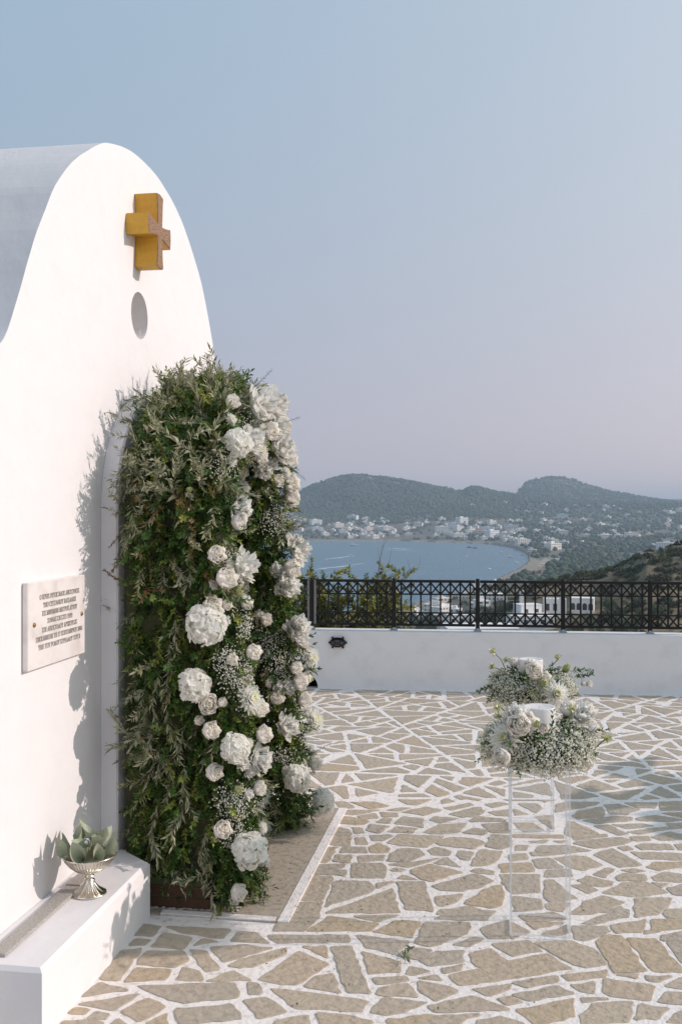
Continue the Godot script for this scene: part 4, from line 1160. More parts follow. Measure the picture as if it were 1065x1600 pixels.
	var budded := func(px0_: float, py0_: float, px1_: float, py1_: float, depth: float):
		var p0 := at(px0_, py0_, dpt + depth * 1.3) - top; var p1 := at(px1_, py1_, dpt + depth * 1.3) - top
		var g := MB.new(); g.col = Color(0.13, 0.18, 0.05)
		var pm := p0.lerp(p1, 0.5) + Vector3(0.008, 0.008, 0)
		g.bar(p0, pm, 0.0028, 0.0025, 6); g.bar(pm, p1, 0.0025, 0.002, 6)
		g.col = Color(0.50, 0.52, 0.20)
		for k in 12:
			var d := rvec()
			g.leaf(p1, d, d.cross(rvec()).normalized(), 0.02, 0.013, 0.2, 0.1)
		g.col = Color(0.72, 0.70, 0.50)
		for k in 12:
			var d := (rvec() + Vector3(-0.3, 0.6, 0)).normalized()
			g.leaf(p1 + d * 0.006, d, d.cross(rvec()).normalized(), 0.022, 0.014, 0.2, 0.1)
		obj("bud_stem", g.mesh(), M.stem, ar)
	if idx == 0:
		for e in [["mum", 787, 1153, 0.105, -0.10, Vector3(-0.5, 0.35, 0.7)], ["peony", 806, 1118, 0.085, -0.08, Vector3(-0.2, 0.7, 0.7)], ["rose", 810, 1133, 0.085, -0.14, Vector3(-0.1, 0.4, 0.9)], ["rose", 826, 1128, 0.07, -0.10, Vector3(0.3, 0.5, 0.8)], ["rose", 783, 1183, 0.065, -0.14, Vector3(-0.6, 0.0, 0.8)], ["peony", 912, 1112, 0.09, 0.02, Vector3(0.3, 0.7, 0.5)], ["rose", 888, 1107, 0.07, 0.04, Vector3(0.1, 0.8, 0.4)], ["rose", 929, 1140, 0.055, -0.02, Vector3(0.7, 0.5, 0.4)], ["bud", 838, 1131, 0.03, -0.14, Vector3(0, 0.7, 0.6)], ["bud", 950, 1153, 0.025, -0.02, Vector3(0.8, 0.3, 0.3)], ["rose", 848, 1137, 0.04, -0.13, Vector3(0, 0.4, 0.9)]]: put.call(e[0], e[1], e[2], e[3], e[4], e[5])
		for e in [["ruscus_sprig", G.ruscus[0], 862, 1150, -0.16, Vector3(-0.1, 1, 0.2), 0.55], ["ruscus_sprig", G.ruscus[1], 852, 1158, -0.17, Vector3(-0.5, 0.5, 0.5), 0.42], ["ruscus_sprig", G.ruscus[2], 916, 1145, -0.08, Vector3(0.9, 0.5, 0.2), 0.55], ["ruscus_sprig", G.ruscus[3], 920, 1170, -0.16, Vector3(0.4, -0.2, 0.8), 0.4], ["ruscus_sprig", G.ruscus[1], 765, 1180, -0.05, Vector3(-0.8, -0.3, 0.2), 0.45], ["ruscus_sprig", G.ruscus[0], 808, 1192, -0.17, Vector3(-0.3, -0.4, 0.7), 0.4], ["ruscus_sprig", G.ruscus[2], 770, 1162, -0.08, Vector3(-0.7, 0.3, 0.3), 0.4], ["ruscus_sprig", G.ruscus[2], 800, 1120, -0.02, Vector3(0.2, 1.0, -0.1), 0.4], ["ruscus_sprig", G.ruscus[3], 790, 1165, -0.17, Vector3(0.3, 0.2, 0.9), 0.4], ["ruscus_sprig", G.ruscus[1], 880, 1168, -0.18, Vector3(0.2, 0.2, 0.9), 0.35]]: spr.call(e[0], e[1], e[2], e[3], e[4], e[5], e[6])
		budded.call(800, 1128, 778, 1104, -0.06); budded.call(790, 1130, 780, 1120, -0.02); budded.call(878, 1146, 893, 1108, -0.14); budded.call(930, 1168, 946, 1154, -0.05)
	else:
		for e in [["rose", 834, 1048, 0.085, -0.12, Vector3(0.1, 0.5, 0.85)], ["peony", 822, 1052, 0.08, -0.06, Vector3(-0.4, 0.6, 0.6)], ["rose", 828, 1040, 0.07, -0.08, Vector3(-0.1, 0.8, 0.6)], ["mum", 869, 1084, 0.115, -0.15, Vector3(0.2, 0.3, 0.9)], ["rose", 852, 1057, 0.05, -0.12, Vector3(0.2, 0.5, 0.8)], ["bud", 848, 1067, 0.05, -0.15, Vector3(0.2, 0.3, 0.9)], ["rose", 802, 1034, 0.05, 0.0, Vector3(-0.3, 0.8, 0.3)], ["rose", 921, 1068, 0.035, 0.0, Vector3(0.9, 0.3, 0.3)], ["rose", 912, 1067, 0.03, 0.0, Vector3(0.6, 0.6, 0.3)], ["bud", 884, 1044, 0.05, 0.0, Vector3(0.4, 0.8, 0.3)], ["bud", 830, 1082, 0.035, -0.16, Vector3(0, 0.3, 0.9)]]: put.call(e[0], e[1], e[2], e[3], e[4], e[5])
		for e in [["ruscus_sprig", G.ruscus[0], 822, 1068, -0.16, Vector3(0.1, 0.6, 0.7), 0.55], ["ruscus_sprig", G.ruscus[1], 828, 1078, -0.17, Vector3(0.3, 0.1, 0.9), 0.5], ["myrtle_sprig", G.myrtle[2], 775, 1070, -0.02, Vector3(-0.9, -0.1, 0.2), 0.9], ["myrtle_sprig", G.myrtle[1], 785, 1075, -0.05, Vector3(-0.9, -0.35, 0.3), 0.9], ["myrtle_sprig", G.myrtle[0], 890, 1050, 0.0, Vector3(0.7, 0.5, 0.2), 0.9], ["myrtle_sprig", G.myrtle[3], 893, 1058, 0.0, Vector3(0.9, 0.2, 0.1), 0.9], ["ruscus_sprig", G.ruscus[2], 890, 1090, -0.12, Vector3(0.5, 0.2, 0.8), 0.4], ["ruscus_sprig", G.ruscus[3], 840, 1095, -0.17, Vector3(0.1, 0.4, 0.8), 0.35]]: spr.call(e[0], e[1], e[2], e[3], e[4], e[5], e[6])
		budded.call(790, 1048, 770, 1018, 0.0); budded.call(788, 1055, 768, 1042, 0.0); budded.call(800, 1046, 792, 1032, 0.02); budded.call(862, 1040, 872, 1028, 0.02)
	# candle standing in the middle
	var cd := MB.new()
	cd.lathe([Vector3(0.001, 0.0, 0), Vector3(0.0635, 0.0, 0), Vector3(0.065, 0.003, 0), Vector3(0.065, 0.137, 0), Vector3(0.062, 0.142, 0), Vector3(0.058, 0.138, 0), Vector3(0.03, 0.132, 0), Vector3(0.0, 0.131, 0)], 40)
	var ct := thing("pillar_candle", ["thick white pillar candle among the flowers of the pedestal towards the chapel bench", "thick white pillar candle among the flowers of the pedestal towards the parapet"][idx], "candle", Transform3D(Basis(), top + Vector3(0.0, 0.0765, 0)))
	obj("wax", cd.mesh(), M.wax, ct)
	var wk := MB.new(); wk.col = Color(0.5, 0.48, 0.45); wk.bar(Vector3(0, 0.131, 0), Vector3(0.002, 0.142, 0), 0.0012, 0.001, 5)
	obj("wick", wk.mesh(), M.stem, ct)
func make_stands():
	stand(797, 890, 1467, "standing towards the chapel bench under baby's breath", 0)
	stand(795, 864, 1301, "standing towards the parapet under baby's breath", 1)

# ---------- silver bowl with leaf cones ----------
func make_goblet():
	var p := Vector3(-0.964, 0.2345, -3.82)
	var t := Transform3D(Basis(), p)
	var g := thing("silver_bowl", "fluted silver pedestal bowl on the white bench", "bowl", t)
	var foot := MB.new()
	foot.lathe([Vector3(0.001, 0.0, 0), Vector3(0.062, 0.0, 0), Vector3(0.066, 0.003, 0), Vector3(0.064, 0.008, 0.3), Vector3(0.052, 0.014, 1), Vector3(0.036, 0.026, 1), Vector3(0.023, 0.042, 0.8), Vector3(0.016, 0.052, 0.2)], 96, 12, 0.10)
	obj("foot", foot.mesh(), M.silver, g)
	var stem := MB.new()
	stem.lathe([Vector3(0.016, 0.052, 0), Vector3(0.021, 0.055, 0), Vector3(0.014, 0.059, 0), Vector3(0.012, 0.062, 0), Vector3(0.018, 0.067, 0), Vector3(0.019, 0.071, 0), Vector3(0.013, 0.076, 0), Vector3(0.017, 0.080, 0), Vector3(0.024, 0.083, 0)], 32)
	obj("stem", stem.mesh(), M.silver, g)
	var bowl := MB.new()
	bowl.lathe([Vector3(0.010, 0.083, 0), Vector3(0.034, 0.086, 0.4), Vector3(0.058, 0.097, 1), Vector3(0.080, 0.115, 1), Vector3(0.094, 0.134, 1), Vector3(0.1, 0.146, 0.6), Vector3(0.102, 0.149, 0), Vector3(0.104, 0.152, 0), Vector3(0.101, 0.155, 0), Vector3(0.097, 0.152, 0), Vector3(0.088, 0.13, 0), Vector3(0.06, 0.104, 0), Vector3(0.0, 0.094, 0)], 240, 48, 0.035)
	obj("bowl", bowl.mesh(), M.silver, g)
	var cone := func(a: float, spread: float) -> ArrayMesh:
		var mb := MB.new()
		var pts := []
		for i in 6:
			for k in 19:
				var psi := deg_to_rad(-45 + 90.0 * k / 18)
				var L := a / cos(deg_to_rad(45) - absf(psi)) * (1.0 + 0.3 * pow(1.0 - absf(psi) / deg_to_rad(45), 2.0))
				var phi := psi * 3.7 + (0.0 if k < 17 else 0.05)
				var r := L * i / 5.0
				var ha := 0.34 + 0.02 * k / 18.0
				pts.append(Vector3(sin(ha) * r * cos(phi), cos(ha) * r, sin(ha) * r * sin(phi)))
		mb.grid(pts, 6, 19)
		return mb.mesh()
	var cm := [cone.call(0.066, 0.0), cone.call(0.060, 0.0), cone.call(0.072, 0.0)]
	# where each cone sits: ring angle, radius, tilt outwards, turn of its tip
	var spots := []
	for k in 8: spots.append([TAU * k / 8.0 + 0.2 + rnd(-0.15, 0.15), rnd(0.066, 0.08), rnd(0.75, 1.1)])
	for k in 6: spots.append([TAU * k / 6.0 + 0.5 + rnd(-0.2, 0.2), rnd(0.03, 0.045), rnd(0.35, 0.8)])
	spots.append([0.0, 0.0, 0.05])
	for s in spots.size():
		var e: Array = spots[s]
		var rad := Vector3(cos(e[0]), 0, sin(e[0]))
		var dir := (Vector3.UP * cos(e[2]) + rad * sin(e[2])).normalized()
		var o: Vector3 = p + rad * e[1] * 0.72 + Vector3(0, 0.142 + (0.016 if s >= 8 else 0.0) + (0.008 if s == 14 else 0.0), 0)
		var b := aim(dir, 0)
		# turn the cone so that its pointed side stands outwards
		var best := 0.0; var bd := -9.0
		for q in 24:
			var v := b.rotated(dir, TAU * q / 24).x.dot(-rad + Vector3.UP * 0.5 if s < 8 else rvec())
			if v > bd: bd = v; best = TAU * q / 24
		var c := obj("leaf_cone", cm[s % 3], M.coneleaf, null, Transform3D(b.rotated(dir, best + rnd(-0.9, 0.9)), o))
		if s < 8: tag(c, "grey-green leaf cone leaning over the rim of the silver bowl", "leaf cone", "leaf cones round the rim of the silver bowl")
		else: tag(c, "grey-green leaf cone standing up inside the silver bowl", "leaf cone", "upright leaf cones inside the silver bowl")
	var gb := SphereMesh.new(); gb.radius = 0.013; gb.height = 0.026; gb.radial_segments = 32; gb.rings = 16
	var ball := MB.new()
	ball.lathe([Vector3(0.001, -0.012, 0), Vector3(0.007, -0.0105, 0), Vector3(0.0115, -0.005, 0), Vector3(0.013, 0.0, 0), Vector3(0.0115, 0.006, 0), Vector3(0.007, 0.011, 0), Vector3(0.001, 0.013, 0)], 32)
	var bo := obj("glass_bead", ball.mesh(), M.glass, null, Transform3D(Basis(), p + Vector3(0.0, 0.212, 0.035)))
	tag(bo, "small clear glass bead resting on the grey-green leaf cones", "bead")
# ---------- small things on the floor, plants behind the parapet, the plant that shades the floor ----------
func make_small():
	var lf := gpx(632, 1512)
	var sp := obj("fallen_sprig", sprig(0.13, 14, 0.034, 0.013, 0.6, 0.2, Color(0.13, 0.17, 0.09), Color(0.35, 0.33, 0.28), true, 0.3), M.leafdark, null, Transform3D(Basis(Vector3(0.9, 0, 0.2), Vector3(0.35, 0.03, -0.9), Vector3(0, 0.9, 0)).orthonormalized(), Vector3(lf.x, 0.018, -lf.y)))
	tag(sp, "small leafy sprig fallen on the paving", "sprig")
	var fl := MB.new()
	for k in 90:
		var px := rnd(380, 1060); var py := rnd(1290, 1590)
		if k < 45: px = rnd(400, 760); py = rnd(1310, 1560)
		var q := gpx(px, py)
		var f := rnd(0.5, 1.4)
		fl.col = Color(0.09 * f, 0.11 * f, 0.04 * f)
		var a := rnd(0, TAU)
		fl.leaf(Vector3(q.x, 0.0085, -q.y), Vector3(cos(a), 0.05, sin(a)).normalized(), Vector3(-sin(a), 0.1, cos(a)).normalized(), rnd(0.008, 0.024), rnd(0.004, 0.010), 0.2, 0.0)
	var fo := obj("fallen_leaves", fl.mesh(), M.leafdark)
	fo.set_meta("kind", "stuff"); tag(fo, "small leaves scattered over the paving", "leaves")
	# pebbles by the crate
	var pm := MB.new(); pm.lathe([Vector3(0.001, -0.6, 0), Vector3(0.8, -0.3, 0), Vector3(1, 0.05, 0), Vector3(0.75, 0.4, 0), Vector3(0.001, 0.6, 0)], 8)
	var tr := []; var cl := []
	for k in 420:
		var w := loc(rnd(4.06, 4.28), 0.012, rnd(0.12, 0.62))
		tr.append(Transform3D(Basis(Vector3.UP, rnd(0, TAU)).scaled(Vector3(rnd(0.006, 0.011), 0.006, rnd(0.005, 0.009))), w))
		var f := rnd(0.25, 0.6); cl.append(Color(f, f * 0.92, f * 0.8))
	var po := multi("pebbles", pm.mesh(), vcol(0.8), tr, cl)
	tag(po, "small pebbles set in the landing under the arch", "pebbles")
	# shrub behind the parapet
	var sh := thing("shrub", "yellow-green leafy shrub growing behind the railing", "shrub", Transform3D(Basis(), Vector3(-0.25, -0.9, -10.75)))
	var wood := MB.new(); wood.col = Color(0.16, 0.13, 0.10)
	var tips := []
	for k in 96:
		var b := Vector3(rnd(-0.45, 0.35), 0, rnd(-0.2, 0.2))
		var tx := rnd(-0.75, 0.95)
		var tip := Vector3(tx, rnd(1.55, 1.95) + 0.2 * exp(-pow(tx + 0.45, 2) * 6.0), rnd(-0.3, 0.35))
		if k > 30: tip.y = rnd(0.9, 1.6)
		var m := b.lerp(tip, 0.5) + Vector3(0, 0.1, 0)
		wood.bar(b, m, 0.010, 0.007, 5); wood.bar(m, tip, 0.007, 0.003, 5)
		for j in 9: tips.append(m.lerp(tip, j / 8.0))
	obj("branches", wood.mesh(), M.stem, sh)
	var st := [[], []]; var sc := [[], []]
	var sm := [sprig(0.17, 26, 0.058, 0.030, 0.55, 0.5, Color(0.21, 0.22, 0.06), Color(0.16, 0.11, 0.06), false, 0.35), sprig(0.16, 24, 0.056, 0.028, 0.6, 0.5, Color(0.16, 0.19, 0.055), Color(0.16, 0.11, 0.06), false, 0.35)]
	for k in tips.size():
		for j in [0, 1, 0]:
			var d := (rvec() + Vector3(0, 0.5, 0.2)).normalized()
			st[j].append(Transform3D(aim(d, rnd(0, TAU)).scaled(Vector3.ONE * rnd(0.8, 1.25)), tips[k] + rvec() * 0.05))
			var f := rnd(0.7, 1.3); sc[j].append(Color(f * rnd(0.9, 1.2), f, f * rnd(0.7, 1.0)))
	for j in 2: multi("foliage", sm[j], M.leafdark, st[j], sc[j], sh)
	# bare twigs
	var tw := thing("dry_bush", "bare grey twigs rising behind the railing", "twigs", Transform3D(Basis(), Vector3(0.42, -0.9, -10.7)))
	for k in 11:
		var g := MB.new(); g.col = Color(0.10, 0.09, 0.085)
		var b := Vector3(rnd(-0.25, 0.1), 0, rnd(-0.05, 0.05))
		var lean: float = [0.15, 0.28, 0.55, 0.7, 0.4, 0.62, -0.05, 0.78, 0.5, 0.3, 0.85][k]
		var top: float = [2.3, 2.33, 2.02, 1.98, 2.06, 2.05, 1.95, 1.85, 1.9, 1.95, 1.7][k]
		var pr := b
		for j in 8:
			var t2 := (j + 1) / 8.0
			var q := b + Vector3(lean * t2 * t2 * 0.75, top * sin(t2 * 1.45) / sin(1.45), 0.05 * sin(t2 * 3.0 + k))
			g.bar(pr, q, 0.007 * (1.06 - j / 8.0), 0.007 * (1.06 - (j + 1) / 8.0), 4)
			if j > 3 and k % 2 == 0: g.bar(q, q + Vector3(rnd(-0.06, 0.12), rnd(0.08, 0.18), 0), 0.002, 0.001, 3)
			pr = q
		obj("twig", g.mesh(), M.stem, tw)
	# large potted plant outside the frame whose shadow lies on the paving
	var pp := thing("potted_plant", "large broad-leaved plant in a terracotta pot on the terrace", "plant", Transform3D(Basis(), Vector3(5.55, 0.006, -5.9)))
	var pt := MB.new(); pt.lathe([Vector3(0.001, 0, 0), Vector3(0.2, 0, 0), Vector3(0.27, 0.4, 0), Vector3(0.29, 0.4, 0), Vector3(0.29, 0.46, 0), Vector3(0.255, 0.46, 0), Vector3(0.24, 0.4, 0), Vector3(0.001, 0.39, 0)], 32)
	obj("pot", pt.mesh(), M.pot, pp)
	for k in 76:
		var g := MB.new()
		var a := k * 2.4; var out := Vector3(cos(a), 0, sin(a))
		var hgt := rnd(0.7, 2.3)
		var o := Vector3(rnd(-0.05, 0.05), 0.38, rnd(-0.05, 0.05))
		var m := o + out * rnd(0.12, 0.62) + Vector3(0, hgt * 0.62, 0)
		g.col = Color(0.08, 0.12, 0.04); g.bar(o, m, 0.012, 0.008, 6)
		var pts := []
		var d := (out * 0.7 + Vector3(0, 0.9 - hgt * 0.3, 0)).normalized(); var q := m; var sd := d.cross(Vector3.UP).normalized()
		for i in 7:
			var w := 0.15 * pow(sin(PI * (0.06 + 0.9 * i / 6.0)), 0.8)
			for j in 5: pts.append(q + sd * w * (j / 2.0 - 1.0) + Vector3(0, 0.03 * absf(j / 2.0 - 1.0), 0))
			d = (d + Vector3(0, -0.17, 0)).normalized(); q += d * 0.085
		var f := rnd(0.8, 1.2); g.col = Color(0.05 * f, 0.11 * f, 0.03 * f)
		g.grid(pts, 7, 5)
		obj("leaf", g.mesh(), M.leafdark, pp)

# ---------- sea, land, town ----------
const COAST_NEAR := [[300, 1100], [480, 1000], [540, 975], [600, 957], [640, 945], [690, 934], [735, 922], [769, 907], [792, 897], [815, 885], [825, 877]]
const COAST_FAR := [[300, 846], [456, 845.5], [600, 845.5], [698, 848], [769, 851], [804, 857], [818, 863], [825, 868]]
const RIDGE_A := [[250, 850], [330, 828], [400, 800], [440, 786], [463, 776], [475, 766], [499, 756], [525, 748], [551, 743], [575, 745], [595, 747], [620, 750], [640, 753], [686, 763], [722, 770], [736, 762], [748, 763], [760, 767], [798, 774], [850, 781], [950, 786], [1065, 788], [1300, 790]]
const RIDGE_B := [[600, 800], [700, 792], [790, 782], [808, 768], [821, 755], [835, 750], [851, 747], [883, 747], [897, 750], [909, 756], [950, 768], [980, 773], [1018, 780], [1040, 783], [1065, 785], [1300, 788]]
const RIDGE_N := [[600, 1080], [720, 1010], [770, 990], [800, 958], [830, 922], [868, 909], [916, 902], [957, 891], [987, 876], [1010, 866], [1065, 853], [1200, 835], [1400, 830]]
func sea_d(py: float) -> float: return SEA * F / (py - CY)
func sea_span(px: float) -> Vector2:
	if px > 825: return Vector2(1765, 1765)
	return Vector2(sea_d(interp(COAST_NEAR, px)), sea_d(interp(COAST_FAR, px)))
func hgt(px: float, d: float) -> float:            # metres above the sea
	var sp := sea_span(px)
	var x := (px - CX) / F * d
	var rough := nz2.get_noise_2d(x * 0.0022, d * 0.0022)
	if d > sp.y - 1.0 and px <= 825 or d > 1765 and px > 825:
		var inland := d - sp.y + maxf(0.0, px - 825) * 1.0
		var ya := interp(RIDGE_A, px); var yb := interp(RIDGE_B, px)
		var ha := SEA + (CY - ya) * 4300 / F; var hb := SEA + (CY - yb) * 5300 / F
		var w := smoothstep(690, 860, px)
		var base_l := interp([[0, 1.2], [60, 4], [300, 24], [600, 58], [900, 92]], inland)
		var base_r := interp([[0, 1.2], [60, 3], [850, 14], [1500, 44], [2250, 92]], d - 1765 + maxf(0.0, 825 - px) * -4.0)
		var low := minf(lerpf(base_l, maxf(base_r, 1.2), w), 92.0)
		low += rough * 14.0 * smoothstep(200, 900, inland)
		if px < 450: low = lerpf(-6.0, low, smoothstep(360, 445, px))
		var ka := exp(-pow((d - 4300) / (480 if d < 4300 else 700), 2)); var kb := exp(-pow((d - 5300) / (620 if d < 5300 else 800), 2))
		var a := lerpf(low, ha, ka) + rough * 22.0 * ka * (1.0 - ka) * 2.0 if ha > low else low
		var b := lerpf(low, hb, kb) + rough * 30.0 * kb * (1.0 - kb) * 2.0 if hb > low else low
		var crag := 7.0 * nz.get_noise_2d(x * 0.012, d * 0.012)
		return maxf(a + crag * ka, b + crag * kb)
	if d < sp.x or px > 825:
		# the slope below the terrace and the valley
		var right := smoothstep(600, 800, px)
		var left_h := 80.0 * exp(-d / 150.0) + 1.5
		var right_h := 30.0 * exp(-d / 45.0) + 52.0 * exp(-pow(maxf(d - 200.0, 0.0) / 620.0, 1.3))
		var h := lerpf(left_h, right_h, right)
		var to_sea := smoothstep(0.0, 260.0, (sp.x - d) if px <= 825 else 1765 - d + (px - 825) * 2.0)
		h = lerpf(1.5, h, to_sea) + rough * 7.0 * smoothstep(150, 500, d) * to_sea
		# the dry hill
		var yn := interp(RIDGE_N, px) + 3.0 * nz.get_noise_1d(px * 0.05)
		var hn := SEA - (yn - CY) * 330 / F
		var kn := exp(-pow((d - 330) / (95 if d < 330 else 120), 2))
		if hn > h: h = lerpf(h, hn + 1.2 * nz.get_noise_2d(x * 0.05, d * 0.05), kn)
		if d < 30: h = minf(h, lerpf(80.0, h, (d - 9) / 21.0))
		return h
	return -6.0
func sandy(px: float, d: float) -> bool:          # the beach along the right shore of the bay
	if px < 690 or px > 878: return false
	var sp := sea_span(px)
	if px <= 825: return (d < sp.x and sp.x - d < 70 + (px - 690) * 1.0) or (d > sp.y and d - sp.y < 60)
	return d > 1330 + (px - 825) * 6.0 and d < 1800 + (825 - px) * 2.0 + 110 * nz.get_noise_1d(px * 0.08)
func wpos(px: float, d: float, h: float) -> Vector3: return Vector3((px - CX) / F * d, EYE - SEA + h, -d)
func make_land():
	var sea := MB.new()
	sea.quad(Vector3(-9000, EYE - SEA, -400), Vector3(-9000, EYE - SEA, -12000), Vector3(3000, EYE - SEA, -12000), Vector3(3000, EYE - SEA, -400))
	struct("sea", sea.mesh(), M.sea)
	var cols := []
	var px := -200.0
	while px < 1500:
		cols.append(px)
		px += 3.2 if px > 430 and px < 1085 else 22.0
	var ds := []
	var d := 9.9
	while d < 7200:
		ds.append(d)
		d *= 1.022 if d > 120 else 1.06
	var mb := MB.new()
	var pts := []
	var base := 0
	var hs := []
	for i in ds.size():
		for j in cols.size(): hs.append(hgt(cols[j], ds[i]))
	var nc := cols.size()
	for i in ds.size():
		for j in nc:
			var h: float = hs[i * nc + j]
			var p := wpos(cols[j], ds[i], h)
			var i2 := mini(i + 1, ds.size() - 1); var i1 := maxi(i - 1, 0); var j2 := mini(j + 1, nc - 1); var j1 := maxi(j - 1, 0)
			var a := wpos(cols[j], ds[i2], hs[i2 * nc + j]) - wpos(cols[j], ds[i1], hs[i1 * nc + j])
			var b := wpos(cols[j2], ds[i], hs[i * nc + j2]) - wpos(cols[j1], ds[i], hs[i * nc + j1])
			var n := b.cross(a).normalized()
			if n.y < 0: n = -n
			var c := Color(0.10, 0.10, 0.065)
			var dd: float = ds[i]
			var sp := sea_span(cols[j])
			var g := nz.get_noise_2d(p.x * 0.01, p.z * 0.01); var g2 := nz2.get_noise_2d(p.x * 0.004 + 50, p.z * 0.004)
			if h < -1: c = Color(0.12, 0.14, 0.13)
			elif dd > 1700:
				c = Color(0.13, 0.135, 0.085).lerp(Color(0.22, 0.19, 0.14), clampf(0.5 + g2 * 1.6, 0, 1))
				var wood := clampf((h - 70.0) / 25.0 + g2, 0, 1)
				c = c.lerp(Color(0.045, 0.068, 0.04).lerp(Color(0.075, 0.095, 0.055), clampf(0.5 + g, 0, 1)), wood)
				var crest := clampf((h - 190.0) / 40.0, 0, 1) * clampf(g * 4.0 - 0.2, 0, 1)
				c = c.lerp(Color(0.30, 0.27, 0.23), crest)
				if cols[j] <= 830 and dd - sp.y < 45 or sandy(cols[j], dd): c = Color(0.40, 0.33, 0.25)
			elif dd > 480:
				c = Color(0.12, 0.13, 0.08).lerp(Color(0.27, 0.21, 0.14), clampf(0.5 + g2 * 1.8 + g, 0, 1))
				if sp.x - dd < 60 and cols[j] < 830: c = Color(0.36, 0.29, 0.21)
				if sandy(cols[j], dd): c = Color(0.40, 0.33, 0.25)
			else:
				c = Color(0.11, 0.105, 0.06).lerp(Color(0.27, 0.19, 0.105), clampf(0.55 + g * 1.8 + g2, 0, 1))
				if cols[j] < 700: c = c.lerp(Color(0.07, 0.09, 0.04), 0.5)
			mb.col = c
			mb.pt(p, n)
	for i in ds.size() - 1:
		for j in nc - 1:
			var a := i * nc + j
			if hs[a] < -1 and hs[a + 1] < -1 and hs[a + nc] < -1 and hs[a + nc + 1] < -1: continue
			mb.ix.append_array(PackedInt32Array([a, a + nc, a + 1, a + 1, a + nc, a + nc + 1]))
	struct("hills", mb.mesh(), M.land)
	# faint ridge far behind
	var fr_ := MB.new(); fr_.col = Color(0.10, 0.12, 0.08)
	var rp := []
	for z in [10500.0, 11000.0, 11600.0]:
		for k in 41:
			var x := 850.0 + k * 22.0
			var yy := 790.0 - 15.0 * exp(-pow((x - 1130) / 90.0, 2)) - 8.0 * exp(-pow((x - 1010) / 45.0, 2)) + 1.5 * nz.get_noise_1d(x * 0.06)
			rp.append(wpos(x, z, SEA + (CY - yy) * 11000 / F if z == 11000.0 else 20.0))
	fr_.grid(rp, 3, 41)
	struct("distant_hill", fr_.mesh(), M.far)
	# woods as many small crowns
	var blob := MB.new()
	var tp := []
	for i in 5:
		for k in 8:
			var y := -0.7 + 1.7 * i / 4.0
			var r := sqrt(maxf(0.03, 1 - y * y)) * (1.0 + 0.22 * sin(k * 3.1 + i * 2.3))
			var a := TAU * (k % 7) / 7.0
			tp.append(Vector3(cos(a) * r, y, sin(a) * r))
	blob.grid(tp, 5, 8, Vector3.ZERO)
	var bm := blob.mesh()
	var tr := []; var cl := []
	for k in 19000:
		var x := rnd(430, 1090)
		var z := rnd(3350, 4340) if x < 810 and k % 3 else (rnd(3900, 5320) if k % 3 == 1 else rnd(1100, 4200))
		var sp := sea_span(x)
		if z < sp.y + 60 and x <= 825 and (z > sp.x - 80 or x < 760): continue
		var h := hgt(x, z)
		if h < 2 or sandy(x, z): continue
		var p := wpos(x, z, h)
		var g2 := nz2.get_noise_2d(p.x * 0.004 + 50, p.z * 0.004)
		if z < 3500 and g2 > 0.06 and k % 5: continue
		var hc := nz.get_noise_2d(p.x * 0.01, p.z * 0.01)
		if h > 200 and hc > 0.16: continue
		var s := rnd(3.0, 6.5) * (1.25 if h > 95 else 1.0)
		tr.append(Transform3D(Basis(Vector3.UP, rnd(0, TAU)).scaled(Vector3(s, s * rnd(0.8, 1.2), s)), p + Vector3(0, s * 0.4, 0)))
		var f := rnd(0.6, 1.35)
		cl.append(Color(0.042 * f, 0.07 * f, 0.036 * f))
	var wd := multi("distant_woods", bm, M.far, tr, cl)
	tag(wd, "dark green woods covering the far hills and the town slopes", "woods")
	# scrub on the near slopes: leafy tufts
	var bush := MB.new()
	for k in 150:
		var o := rvec(); o.y = absf(o.y) * 0.9
		var dd := (o + rvec() * 0.5).normalized()
		bush.col = Color.WHITE * rnd(0.7, 1.25)
		bush.leaf(o * rnd(0.55, 0.95), dd, dd.cross(rvec()).normalized(), rnd(0.3, 0.5), rnd(0.22, 0.36), 0.2, 0.1)
	var bum := bush.mesh()
	tr = []; cl = []
	for k in 3800:
		var x := rnd(560, 1120)
		var z := rnd(150, 420) if k % 3 else rnd(420, 1500)
		if x < 700: z = rnd(60, 800)
		var sp := sea_span(x)
		if x <= 825 and z > sp.x - 30 or sandy(x, z): continue
		var h := hgt(x, z)
		var p := wpos(x, z, h)
		if z < 420 and nz.get_noise_2d(p.x * 0.03, p.z * 0.03) < -0.08 and k % 4: continue
		if z > 215 and z < 300 and x > 770 and x < 940 and k % 6: continue
		var s := rnd(0.5, 2.0) if z < 420 else rnd(1.5, 4.0)
		tr.append(Transform3D(Basis(Vector3.UP, rnd(0, TAU)).scaled(Vector3(s, s * rnd(0.6, 0.95), s)), p - Vector3(0, s * 0.1, 0)))
		var f := rnd(0.6, 1.4)
		cl.append(Color(0.085 * f * rnd(0.8, 1.3), 0.10 * f, 0.045 * f))
	var sc := multi("scrub", bum, M.land_leaf if M.has("land_leaf") else vcol(0.8, 0.15), tr, cl)
	tag(sc, "low green scrub dotted over the dry hillside", "scrub")

